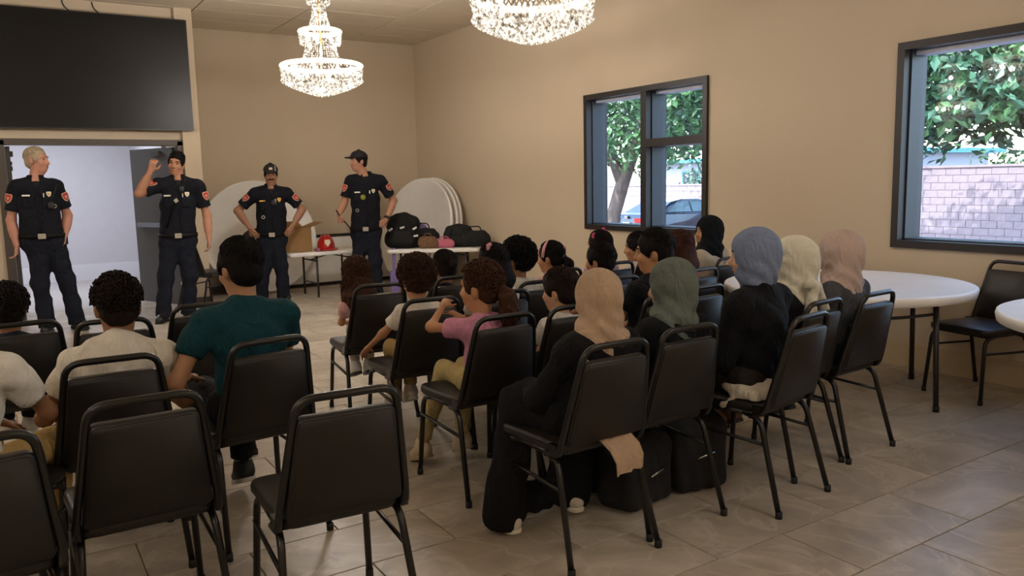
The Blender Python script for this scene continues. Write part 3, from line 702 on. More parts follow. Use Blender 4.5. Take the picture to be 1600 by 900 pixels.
rect_table((4.93, 9.60, 0), rzB, 1.22, .60, TA, 'white folding table piled with bags in the back corner')
# round tabletops leaning on the walls
def leaning(c, nrm, r, label, roll=0):
    t = empty('leaning_round_table', c); tag(t, label, 'table', 'folded round tables leaning on walls')
    M = frame_M((0, 0, 0), nrm); mb = tabletop_mesh(r, 'x'); mb.v = [tuple(M @ Vector(v)) for v in mb.v]
    mb.build('tabletop', 'tabletop', t)
    fr = MB()
    for s in (-1, 1): fr.tube(fillet([(s*.30, -.42, -.075), (s*.30, .42, -.075), (s*.12, .42, -.075), (s*.12, -.42, -.075)], .05), .014, 8)
    fr.v = [tuple(M @ Vector(v)) for v in fr.v]; fr.build('folded_legs', 'tableleg', t)
RR = .80
leaning((3.06, 11.24, .785), (0, -.965, .26), RR, 'round white tabletop leaning behind the officer in the cap with moustache')
for i, dx in enumerate((0, .115, .20)):
    leaning((5.10+dx, 10.56+.05*i, .775+.004*i), (-.95, -.22, .24), .79, ('foremost of three round tabletops leaning in the back corner', 'middle of three round tabletops leaning in the back corner', 'rearmost of three round tabletops leaning in the back corner')[i])
# long folded table on its side against the back wall
lf = empty('folded_table', (4.35, YB-.16, 0)); tag(lf, 'folded long table standing on its edge against the back wall', 'table')
Mf = Matrix.Translation((0, 0, 0)) @ Matrix.Rotation(math.radians(-7), 4, 'X')
MB().box((-.88, -.02, .03), (.88, .02, .72), Mf).build('tabletop', 'tabletop', lf)
MB().box((-.885, -.028, .70), (.885, .026, .745), Mf).box((-.885, -.028, 0.004), (.885, .026, .035), Mf).build('edge_trim', 'tvbezel', lf)

# ================================================================ THINGS ON THE BACK TABLES
mat('cardboard', 'a07c50', .85, bump=.1, bscale=80, var=.1); mat('helmet', 'b01418', .3, coat=.4); mat('bagblack', '0f0f12', .85, bump=.4, bscale=160, var=.3); mat('reflect', 'c8c8c4', .35)
mat('purple', '8a78b8', .8, var=.15); mat('maroonbag', '2c1822', .85, bump=.3, bscale=120); mat('bottle', 'c89a20', .35); mat('pinkbag', 'c06880', .7, bump=.2, bscale=90, var=.2); mat('leopard', '8a6648', .8, var=.65, vscale=60)
bx = empty('cardboard_box', (3.27, 10.42, TA), math.radians(8)); tag(bx, 'open brown cardboard box beside the red helmet', 'box')
MB().box((-.19, -.13, 0), (-.184, .13, .32)).box((.184, -.13, 0), (.19, .13, .32)).box((-.19, -.13, 0), (.19, -.124, .32)).box((-.19, .124, 0), (.19, .13, .32)).box((-.19, -.13, 0), (.19, .13, .006)).build('body', 'cardboard', bx)
MB().box((0, -.13, -.003), (.19, .13, .003), Matrix.Translation((.188, 0, .32)) @ Matrix.Rotation(math.radians(-18), 4, 'Y')).build('flap', 'cardboard', bx)
MB().box((-.19, 0, -.003), (.19, .16, .003), Matrix.Translation((0, .128, .32)) @ Matrix.Rotation(math.radians(25), 4, 'X')).build('flap', 'cardboard', bx)
hm = empty('fire_helmet', (3.66, 10.30, TA), math.radians(170)); tag(hm, 'small red toy fire helmet on the folding table', 'helmet')
s = SDF(.006, .03); s.ell((0, 0, .06), (.115, .14, .15)); s.cut_plane((0, 0, .004), (0, 0, -1)); sobj('shell', s, 'helmet', hm)
s = SDF(.006, .01); s.ell((0, -.03, .018), (.165, .21, .022)); s.cut_plane((0, 0, .002), (0, 0, -1)); sobj('brim', s, 'helmet', hm)
for a in (-.5, 0, .5): MB().tube([(math.sin(a)*.1+.0, .13*math.cos(a) if False else .12, .06) if False else (a*.09, .125-.03*abs(a), .09), (a*.10, .03, .20), (a*.09, -.06, .205), (a*.08, -.125, .10)], .009, 6).build('ridge', 'helmet', hm)
MB().prism([(-.035, .05), (.035, .05), (.04, .01), (.0, -.045), (-.04, .01)], frame_M((0, .142, .10), (0, 1, .25)), .008).build('shield_badge', 'cream' if 'cream' in MATS else mat('cream', 'd8cfae', .5), hm)
tag(MB().lathe([(.001, 0), (.03, 0), (.032, .03), (.02, .05), (.001, .052)], 12).build('tape_roll', mat('tapep', '8a5a6a', .5), None, (3.50, 10.16, TA)), 'small pinkish roll beside the red helmet', 'tape')
def backpack(loc, rz, w, h, d, m, label, refl=True, lean=-12):
    t = empty('backpack', loc, math.radians(rz)); tag(t, label, 'bag')
    M = Matrix.Rotation(math.radians(lean), 4, 'X')
    def mv(o): o.data.transform(M); return o
    s = SDF(.012, .05); s.cap((-w*.28, 0, d*.5), (w*.28, 0, d*.5), d*.5, k=.06).cap((-w*.26, 0, h*.72), (w*.26, 0, h*.72), d*.46).cap((0, 0, d*.5), (0, 0, h*.84), w*.36, w*.24, ay=d/w*1.25)
    s.disp(lambda X, Y, Z: .006*np.sin(X*40+Z*18)*np.sin(Z*31+Y*20)); mv(sobj('body', s, m, t))
    s = SDF(.012, .03); s.cap((-w*.22, -d*.45, h*.22), (w*.22, -d*.45, h*.22), d*.28).cap((-w*.2, -d*.45, h*.4), (w*.2, -d*.45, h*.4), d*.22); mv(sobj('front_pocket', s, m, t))
    mv(MB().tube(fillet([(-.04, d*.1, h*.93), (-.035, d*.1, h*1.06), (.035, d*.1, h*1.06), (.04, d*.1, h*.93)], .03), .008, 6).build('handle', m, t))
    for sx in (-1, 1): mv(MB().tube(fillet([(sx*w*.2, -d*.46, h*.85), (sx*w*.34, -d*.62, h*.5), (sx*w*.36, -d*.5, .05)], .08), .016, 6, flat=.4).build('strap', m, t))
    if refl:
        for x, z in ((-.14, .5), (.0, .55), (.15, .52), (.16, .3)):
            mv(MB().box((-.03, -.012, -.012), (.03, 0, .012), Matrix.Translation((x*w/.4, -d*.66, z*h)) @ Matrix.Rotation(rng.uniform(-.6, .6), 4, 'Y')).build('reflective_patch', 'reflect', t))
    return t
backpack((4.56, 9.80, TA), -28, .44, .46, .26, 'bagblack', 'large black backpack with white reflective patches on the bag table')
backpack((5.22, 9.46, TA), -34, .34, .27, .22, 'bagblack', 'small black backpack at the right end of the bag table', False)
def soft_bag(name, loc, rz, w, d, h, m, label, strap=None):
    t = empty(name, loc, math.radians(rz)); tag(t, label, 'bag')
    s = SDF(.01, .04); s.cap((-w*.35, 0, h*.42), (w*.35, 0, h*.42), h*.42, ay=d/h*.95).cap((-w*.3, 0, h*.7), (w*.3, 0, h*.7), h*.3, ay=d/h)
    s.disp(lambda X, Y, Z: .005*np.sin(X*45+Y*20)*np.sin(Z*40)); s.cut_plane((0, 0, .003), (0, 0, -1)); sobj('body', s, m, t)
    MB().tube(fillet([(-w*.25, 0, h*.95), (-w*.2, -.02, h*1.25), (w*.2, -.02, h*1.25), (w*.25, 0, h*.95)], .06), .008, 6).build('handle', m, t)
    if strap: MB().tube(fillet([(w*.35, -d*.3, h*.6), (w*.3, -d*.65, .02), (w*.25, -d*.85, -.16), (w*.45, -d*.85, -.22), (w*.6, -d*.6, -.02)], .05), .009, 6, flat=.4).build('strap', m, t)
    return t
soft_bag('duffel_bag', (4.83, 9.74, TA+.0), -33, .36, .2, .26, 'bagblack', 'black soft bag in the middle of the bag table', True)
soft_bag('handbag', (4.78, 9.50, TA), -33, .20, .12, .16, 'leopard', 'brown patterned handbag on the front of the bag table')
soft_bag('pouch', (4.98, 9.42, TA), -33, .26, .11, .12, 'pinkbag', 'pink pouch lying beside the brown handbag')
soft_bag('shoulder_bag', (5.36, 9.26, TA), -33, .36, .16, .22, 'bagblack', 'black shoulder bag with hanging strap at the right table end', True)
soft_bag('purple_jacket', (4.78, 9.93, TA), -33, .22, .16, .33, 'purple', 'bundled purple garment behind the bags')
pr2 = empty('purple_ribbon', (4.36, 9.68, 0)); tag(pr2, 'lavender ribbon hanging off the bag table with a wide end', 'ribbon')
MB().box((-.022, -.003, .30), (.022, .003, .62)).build('strap', 'purple', pr2); MB().box((-.06, -.012, .02), (.06, .012, .32)).build('pouch', 'purple', pr2)
backpack((2.80, 10.36, TA-.0), 8, .36, .30, .22, 'maroonbag', 'dark maroon backpack left of the officer with moustache', False)
bt = empty('drink_bottle', (2.70, 10.10, TA)); tag(bt, 'yellow bottle standing beside the maroon backpack', 'bottle')
MB().lathe([(.001, 0), (.045, 0), (.05, .01), (.05, .16), (.03, .20), (.018, .21), (.001, .21)], 16).build('body', 'bottle', bt); MB().lathe([(.001, .21), (.02, .21), (.02, .24), (.001, .242)], 12).build('cap', 'cream', bt)

# ================================================================ PEOPLE
A3 = lambda *v: np.array(v, float)
def rot(yaw=0, pitch=0, roll=0):    # yaw left+, pitch down+, roll towards own right+
    y, p, r = map(math.radians, (yaw, pitch, roll))
    M = Matrix.Rotation(y, 3, 'Z') @ Matrix.Rotation(-p, 3, 'X') @ Matrix.Rotation(r, 3, 'Y'); return np.array(M)
def ik(a, c, l1, l2, hint):
    a = np.array(a, float); c = np.array(c, float); d = c-a; L = np.linalg.norm(d)
    if L > (l1+l2)*.995: c = a+d/L*(l1+l2)*.995; d = c-a; L = np.linalg.norm(d)
    x = (l1*l1-l2*l2+L*L)/(2*L); h = math.sqrt(max(l1*l1-x*x, 1e-6)); u = d/L
    hv = np.array(hint, float); hv = hv-u*(hv@u); hv /= max(np.linalg.norm(hv), 1e-6); return a+u*x+hv*h, c
def nz(v): v = np.array(v, float); return v/max(np.linalg.norm(v), 1e-9)
def hand(s, w, d, n, side, sc, curl=.5, thumb=.6):
    """palm and five fingers; d = direction of the hand, n = palm normal, side = +1 when the thumb lies along d x n"""
    d = nz(d); n = np.array(n, float); n = nz(n-d*(n@d)); t = np.cross(d, n)*side; P = lambda a, b, c: np.array(w)+(d*a+t*b+n*c)*sc
    for b in (-.026, -.009, .009, .026): s.cap(P(.01, b*.7, 0), P(.088, b, 0), .013*sc, .0115*sc, k=.012)
    for b, L, r in ((-.030, .062, .0078), (-.010, .076, .0086), (.010, .080, .0088), (.030, .072, .0086)):
        p = P(.085, b, 0); a = curl*.55; q = p
        for f, i in ((.45, 1), (.32, 2), (.25, 3)):
            v = d*math.cos(a*i)+n*math.sin(a*i); q2 = q+v*L*f*sc; s.cap(q, q2, r*sc*(1.05-.08*i), r*sc*(.97-.08*i), k=.004); q = q2
    p = P(.022, .024, .004); v = nz(d*.62+t*(.75)+n*.25*thumb); q = p+v*.048*sc; s.cap(p, q, .013*sc, .0105*sc, k=.01)
    v2 = nz(d*.9+t*.25+n*.35*thumb); s.cap(q, q+v2*.036*sc, .0105*sc, .0085*sc, k=.006)
def head_prims(s, hc, R, hs, fine=True):
    f = lambda x, y, z: np.array(hc)+R@(np.array([x, y, z])*hs)
    s.ell(f(0, -.012, .032), np.array([.074, .094, .088])*hs, R, k=.03).ell(f(0, .022, -.045), np.array([.056, .066, .072])*hs, R, k=.035).ell(f(0, .045, -.088), np.array([.030, .032, .026])*hs, R, k=.03)
    for x in (-1, 1):
        s.ell(f(x*.076, -.012, -.008), np.array([.010, .020, .033])*hs, R, k=.008)
        s.ell(f(x*.036, .062, -.032), np.array([.024, .022, .02])*hs, R, k=.025)
    s.cap(f(0, .084, .012), f(0, .104, -.028), .0085*hs, .0135*hs, k=.016).ell(f(0, .092, -.034), np.array([.019, .013, .010])*hs, R, k=.01)
    s.cap(f(-.034, .076, .030), f(.034, .076, .030), .011*hs, k=.02)
    s.cap(f(-.016, .083, -.062), f(.016, .083, -.062), .008*hs, k=.012)
    for x in (-1, 1): s.cut_ell(f(x*.031, .096, .010), np.array([.017, .014, .010])*hs, R)
    return f
def face(root, f, R, hs, brow, lips='9a5a4a', moustache=None):
    up = R@A3(0, 0, 1); fw = R@A3(0, 1, 0)
    for x in (-1, 1):
        e = MB().lathe([(.0125*hs*math.sin(a), -.0125*hs*math.cos(a)) for a in [math.pi*i/7 for i in range(8)]], 12, c=f(x*.031, .0675, .009)).build('eye', mat('eyewhite', 'a8998c', .4), root)
        MB().prism([(.0075*hs*math.cos(a), .0075*hs*math.sin(a)) for a in [2*math.pi*i/10 for i in range(10)]], frame_M(f(x*.031, .0785, .009), fw), .002).build('iris', mat('iris', '1c120c', .2), e)
        MB().tube([f(x*.014, .090, .026), f(x*.033, .089, .033), f(x*.052, .074, .027)], [.0032*hs, .0042*hs, .002*hs], 6).build('eyebrow', hairm(brow), root)
    MB().tube([f(-.024, .080, -.064), f(-.008, .0905, -.0605), f(0, .091, -.062), f(.008, .0905, -.0605), f(.024, .080, -.064)], [.003*hs, .006*hs, .0055*hs, .006*hs, .003*hs], 6).build('mouth', mat('lips_'+lips, lips, .5), root)
    if moustache: MB().tube([f(-.036, .074, -.058), f(-.016, .093, -.047), f(0, .097, -.046), f(.016, .093, -.047), f(.036, .074, -.058)], [.004*hs, .010*hs, .009*hs, .010*hs, .004*hs], 8).build('moustache', hairm(moustache), root)
def hair_short(root, f, R, hs, m, curly=0., vol=0., h=.008, low=0., part=None):
    s = SDF(h, .02); v = vol
    s.ell(f(0, -.016, .038), np.array([.081+v, .101+v, .093+v])*hs, R).ell(f(0, -.05, -.02), np.array([.070+v*.8, .058+v, .06])*hs, R)
    for x in (-1, 1): s.ell(f(x*.070, .012, .01), np.array([.014+v, .03, .035])*hs, R)
    up = R@A3(0, 0, 1); fw = R@A3(0, 1, 0)
    s.cut_ell(f(0, .115, -.02-low), np.array([.068, .062, .082])*hs, R)
    s.cut_plane(f(0, -.03, -.068), R@A3(0, .35, -1))
    for x in (-1, 1): s.cut_ell(f(x*.086, -.006, -.030), np.array([.03, .028, .042])*hs, R)
    if curly:
        c = curly; hc = f(0, 0, 0)
        s.disp(lambda X, Y, Z: -c*(np.sin(X*95+3*np.sin(Z*37))*np.sin(Y*88+2*np.sin(X*41))*np.sin(Z*92)+.6*np.sin(X*190+Z*60)*np.sin(Y*170)*np.sin(Z*180+X*50)))
    else: s.disp(lambda X, Y, Z: .0016*np.sin(X*160+Z*30)*np.sin(Y*120+X*60))
    o = sobj('hair', s, m, root, extra=curly); sd = int(abs(f(0, 0, 0)[2])*9973)
    if curly: hair_locks(o, f, R, hs, m, 620, vol+curly*.3, low, sd, True)
    else: hair_locks(o, f, R, hs, m, 330, vol, low, sd)
    return o
def hair_locks(root, f, R, hs, m, n=240, vol=0., low=0., seed=1, curl=False, zlow=-.60, parent_name='hair_strands'):
    g = random.Random(seed); mb = MB(); c = (0, -.016, .038); rr = (.082+vol, .102+vol, .094+vol)
    def P(d, e=0.): return f(c[0]+d[0]*(rr[0]+e), c[1]+d[1]*(rr[1]+e), c[2]+d[2]*(rr[2]+e))
    def ok(d): return not (d[1] > .42 and d[2] < .42+low*4) and d[2] > zlow-.25*d[1]*0 and not (abs(d[0]) > .62 and d[2] < -.12 and d[1] > -.45)
    if curl:
        k = 0
        while k < n:
            d = Vector((g.gauss(0, 1), g.gauss(0, 1), g.gauss(0, 1))).normalized()
            if not ok(d): continue
            k += 1; u = d.orthogonal().normalized(); w = d.cross(u); a0 = g.uniform(0, 6.28); r = g.uniform(.06, .12); t_ = (u*math.cos(a0)+w*math.sin(a0)); b_ = d.cross(t_); tilt = g.uniform(-.5, .5); e0 = g.uniform(-.004, .008)
            pts = []
            for i in range(8):
                a = a0+i*.85; q = d+t_*r*math.cos(a)+b_*r*math.sin(a)*.8
                pts.append(P(q, .002+e0+.006*math.sin(i*.6+tilt)))
            mb.tube(pts, [.0016*hs]+[.0030*hs]*6+[.0012*hs], 4, caps=False)
    else:
        cr = Vector((.12, -.45, .88)).normalized(); u = cr.orthogonal().normalized(); w = cr.cross(u)
        for k in range(n):
            ph = g.uniform(0, 6.283); th0 = g.uniform(.0, .9); L = g.uniform(.35, .75); pts = []
            for i in range(7):
                th = th0+L*i/6; p2 = ph+.10*math.sin(i+k); d = cr*math.cos(th)+(u*math.cos(p2)+w*math.sin(p2))*math.sin(th)
                if not ok(d): break
                pts.append(P(d, -.0015+.003*math.sin(i*.6)))
            if len(pts) > 3: mb.tube(pts, [.0015*hs]+[.0036*hs]*(len(pts)-2)+[.001*hs], 4, caps=False, flat=1.6)
    return tag(mb.build(parent_name, m, root), kind='stuff')
def shoe(root, a, d, m, sole, sc=1., z0=None):
    a = np.array(a, float); d = nz(A3(d[0], d[1], d[2] if len(d) > 2 else 0)); up = A3(0, 0, 1); up = nz(up-d*(up@d))
    P = lambda y, z: a+d*y*sc+up*z*sc
    s = SDF(.008, .03); s.cap(P(-.045, -.035), P(.12, -.045), .042*sc, .040*sc).cap(P(0, .0), P(.05, -.03), .044*sc, .042*sc).cap(P(-.01, .03), P(-.01, -.02), .042*sc, .045*sc)
    s.cut_plane(P(0, -.068), -up); o = sobj('shoe', s, m, root)
    x = nz(np.cross(d, up)); M = Matrix(((x[0], d[0], up[0], P(.04, -.085)[0]), (x[1], d[1], up[1], P(.04, -.085)[1]), (x[2], d[2], up[2], P(.04, -.085)[2]), (0, 0, 0, 1)))
    MB().pad([(px*sc, py*sc) for px, py in rrect(.088, .245, .042, 5)], M, .024*sc, edge=.04).build('sole', sole, o)
FOLD = lambda a, kx, kz: (lambda X, Y, Z: a*np.sin(Z*kz+X*kx+3*np.sin(X*9))*np.sin(X*kx*.7-Y*17+Z*11))

def seated(key, label, hz, w=1., lean=.0, side=0., head=(0, 0, 0), hs=None, skinc='b98a68', shirt='d8d0c4', sleeve=.55, collar=None, pants='b59a6a', hands=None, feet=None, shoes=('e0dcd4', 'f0ece4'), socks=None,
           cover=None, skirt=None, hair=None, hairc='1a1412', do_face=False, knees=.0, scale=None, hips=0., hunch=0., leg=None):
    x, y, rz = SEATS[key][:3]
    t = empty('person', (x, y, 0), math.radians(rz)); tag(t, label, 'person', 'seated audience')
    s = scale or (hz-.47)/.74; hs = hs or .80+.2*s; B = .47
    pel = A3(0, -.045+hips, B+.085*s); chest = A3(side*.6, -.075+lean*.55+hips, B+.36*s); neck = A3(side*.85, -.062+lean*.95+hips, hz-.150*hs); hc = A3(side, -.035+lean+hips, hz)
    R = rot(*head); sh = {}; wd = .165*s*w
    for q in (-1, 1): sh[q] = A3(neck[0]+q*wd, neck[1]-.005, neck[2]-.062*s)
    l1, l2 = .275*s, .245*s; arms = {}
    for q in (-1, 1):
        tgt = (hands or {}).get(q, A3(q*.09*s, .17*s+.05, B+.17*s)); hint = (q*.6, -.6, -.5)
        el, wr = ik(sh[q], tgt, l1, l2, hint); arms[q] = (el, wr)
    lg = leg or s; kn = {q: A3(q*(.09*s+knees), pel[1]+.40*lg, B+.075*s) for q in (-1, 1)}; hp = {q: A3(q*.085*s, pel[1], B+.08*s) for q in (-1, 1)}
    fz = max(.095, B+.075*s-.40*(s if not leg else 1.)); an = {q: A3(q*(.085*s+knees*.8), kn[q][1]+.02*s, fz) for q in (-1, 1)}
    if feet: an.update({q: A3(*feet[q]) for q in feet})
    b = SDF(.009, .03)
    f = head_prims(b, hc, R, hs)
    b.cap(neck-A3(0, 0, .03*s), hc-A3(0, .012, .05*hs), .056*s, .052*hs, k=.03)
    b.cap(pel, chest, .125*s*w, .115*s*w, ay=.72).cap(chest, neck-A3(0, 0, .06*s), .11*s*w, .08*s*w, ay=.72).cap(sh[-1], sh[1], .045*s)
    for q in (-1, 1):
        el, wr = arms[q]; b.cap(sh[q], el, .043*s, .034*s).cap(el, wr, .034*s, .023*s)
        n = A3(0, .2, -1); hand(b, wr, nz(wr-el)+A3(-q*.25, .25, -.1), n, q, .92*s**.5*.95, curl=.55)
        b.cap(hp[q], kn[q], .072*s, .05*s).cap(kn[q], an[q], .047*s, .034*s)
        b.cap(an[q]+A3(0, 0, -.02*s), an[q]+A3(0, .06*s, -.035*s), .022*s)
    sobj('body', b, skin(skinc), t)
    if do_face: face(t, f, R, hs, hairc)
    # shirt
    sm = fabric('cloth_'+shirt, shirt); c = SDF(.010, .04); e = .016
    c.cap(pel+A3(0, 0, -.01), chest, .135*s*w+e*.5, .122*s*w+e, ay=.74).cap(chest, neck-A3(0, .01, .075*s), .118*s*w+e, .085*s*w+e, ay=.74).cap(sh[-1]+A3(.01, 0, -.012), sh[1]-A3(.01, 0, .012), .050*s+e*.6)
    for q in (-1, 1):
        el, wr = arms[q]
        if sleeve <= 1: c.cap(sh[q], sh[q]+(el-sh[q])*min(.5, sleeve*.7), .055*s+e*.4, .050*s+e*.4, k=.03).cyl(sh[q]+(el-sh[q])*.2, sh[q]+(el-sh[q])*sleeve, .054*s+e*.5, .052*s+e*.6, k=.02)
        else: c.cap(sh[q], el, .052*s+e*.5, .046*s+e*.6).cap(el, el+(wr-el)*.9, .046*s+e*.6, .034*s+e*.5).cyl(el, el+(wr-el)*.96, .044*s+e*.5, .034*s+e*.5, k=.02)
    c.cyl(neck-A3(0, 0, .06*s), neck+A3(0, .004, .012*s), .07*s, .058*s+e*.3, k=.03)
    for q in (-1, 1): c.cap(neck-A3(0, .005, .02*s), sh[q]+A3(-q*.02, 0, .008), .052*s, .05*s, k=.05)
    c.cut_plane((0, 0, B+.012), (0, 0, -1))
    c.disp(FOLD(.006, 14, 34)); so_ = sobj('shirt', c, sm, t, extra=.006)
    if collar:
        k_ = SDF(.008, .012); k_.cyl(neck-A3(0, 0, .012), neck+A3(0, .006, .035*s), .068*s+e*.2, .060*s+e*.2); k_.cut_ell(neck+A3(0, .09*s, .0), (.03, .06*s, .08)); sobj('collar', k_, fabric('cloth_'+collar, collar), so_)
    # trousers or skirt
    if skirt:
        k_ = SDF(.012, .06); k_.cap(pel, pel+A3(0, .05, -.005), .14*s*w, ay=.85)
        for q in (-1, 1): k_.cap(hp[q], kn[q]+A3(0, .03, -.005), .085*s+.02, .075*s+.02).cap(kn[q]+A3(0, .03, -.01), an[q]+A3(q*.02, .02, -.03), .075*s+.02, .105*s)
        k_.cap(kn[-1], kn[1], .06*s+.02).cap(an[-1]+A3(0, .03, 0), an[1]+A3(0, .03, 0), .08*s); k_.cut_plane((0, 0, .02), (0, 0, -1)); k_.disp(FOLD(.010, 38, 9)); sobj('skirt', k_, fabric('cloth_'+skirt, skirt), t, extra=.01)
    else:
        k_ = SDF(.010, .035); k_.cap(hp[-1], hp[1], .105*s, ay=.95)
        for q in (-1, 1): k_.cap(hp[q], kn[q], .088*s+.005, .064*s+.006).cap(kn[q], kn[q]+(an[q]-kn[q])*.5, .060*s+.008, .055*s+.008).cyl(kn[q]+(an[q]-kn[q])*.3, kn[q]+(an[q]-kn[q])*.93, .056*s+.008, .052*s+.006, k=.02)
        k_.cut_plane((0, 0, B+.004), (0, 0, -1), lo=(-.2, -.2, B-.1), hi=(.2, .18, B+.01)) if False else None
        k_.disp(FOLD(.004, 22, 26)); sobj('trousers', k_, fabric('cloth_'+pants, pants), t, extra=.004)
    for q in (-1, 1):
        if socks: k_ = SDF(.008, .02); k_.cyl(an[q]+A3(0, 0, .0), an[q]+(kn[q]-an[q])*.22, .042*s, .046*s); sobj('sock', k_, fabric('cloth_'+socks, socks), t)
        shoe(t, an[q]+A3(0, 0, -.012 if an[q][2] < .1 else -.02), (q*.08, 1, 0 if an[q][2] < .11 else -.35), mat('shoe_'+shoes[0], shoes[0], .6, var=.15), mat('sole_'+shoes[1], shoes[1], .6), .92*s**.45)
    if hair: hair(t, f, R, hs, neck, s)
    if cover: cover(t, f, R, hs, neck, s, sh, w)
    return t

# hair styles -------------------------------------------------------
def h_short(c, low=0., vol=0.): return lambda t, f, R, hs, neck, s: hair_short(t, f, R, hs, hairm(c, (1, 1, .35)), 0, vol, low=low)
def h_curly(c, amp=.007, vol=.012, low=.0): return lambda t, f, R, hs, neck, s: hair_short(t, f, R, hs, hairm(c), amp, vol, h=.006, low=low)
def long_hair(c, length, width, wavy=0., tail=False, band=None, clips=(), bun=False):
    def go(t, f, R, hs, neck, s):
        m = hairm(c, (1, 1, .25)) if not wavy else hairm(c)
        h = hair_short(t, f, R, hs, m, wavy*.7, .002, h=.007, low=.01); k = SDF(.008, .035)
        if tail:
            p = f(0, -.115, .0); P = [p, f(.0, -.15, -.05), f(.01, -.15, -.13), f(.02, -.135, -.13-length)]
            for a, b_, r1, r2 in zip(P, P[1:], (.022, .034, .040), (.034, .040, .012)): k.cap(a, b_, r1*hs*width, r2*hs*width)
            s_ = SDF(.006, .01); s_.ell(p, (.026*hs, .02*hs, .026*hs)); sobj('hair_tie', s_, mat('tie', '3a2a30', .7), t)
        elif bun: k.ell(f(0, -.105, .03), np.array([.042, .036, .042])*hs)
        else:
            for i in range(-4, 5):
                a = i/4*1.5; p = f(math.sin(a)*.072, -math.cos(a)*.082-.01, .0); q = f(math.sin(a)*.090*width, -math.cos(a)*.098-.010, -.06-length*.45); r_ = f(math.sin(a)*.092*width, -math.cos(a)*.100-.012, -.06-length*(1-.08*abs(i % 2)))
                k.cap(p, q, .026*hs, .030*hs).cap(q, r_, .030*hs, .012*hs)
        if wavy: k.disp(lambda X, Y, Z: -wavy*1.2*np.sin(X*90+4*np.sin(Z*30))*np.sin(Y*80)*np.sin(Z*70+2*np.sin(X*50)))
        else: k.disp(lambda X, Y, Z: .002*np.sin(X*210+Y*130))
        if not tail and not bun:
            g_ = random.Random(5); mb = MB()
            for i in range(150):
                a = g_.uniform(-1.75, 1.75); e_ = g_.uniform(.018, .032); z0 = g_.uniform(-.06, .05); L_ = g_.uniform(.5, 1.05); w_ = wavy*g_.uniform(.8, 2.2); p_ = g_.uniform(0, 6)
                mb.tube([f(math.sin(a)*(.075+e_+.012*min(1, j/3))*width+w_*math.sin(j*1.3+p_), -math.cos(a)*(.082+e_)-.010+w_*math.cos(j*1.1+p_), z0-(length+.06+z0)*L_*j/8) for j in range(9)], [.002*hs]+[.004*hs]*7+[.001*hs], 4, caps=False)
            tag(mb.build('hair_strands', m, h), kind='stuff')
        sobj('ponytail' if tail else 'bun' if bun else 'long_hair', k, m, t, extra=wavy)
        if band:
            MB().tube([f(.088*math.cos(a), .02-.02*math.sin(a), .035+.098*math.sin(a)) for a in [math.pi*(i/14) for i in range(-1, 16)]], .007*hs, 6, flat=2.).build('headband', fabric('cloth_'+band, band), t)
        for (cx, cy, cz, cc) in clips:
            b_ = SDF(.005, .008); p = f(cx, cy, cz)
            for i in range(5): b_.ell(p+R@(A3(math.cos(i*1.257)*.016, -.004, math.sin(i*1.257)*.016)), (.012, .008, .012))
            sobj('hair_clip', b_, fabric('cloth_'+cc, cc), t)
    return go
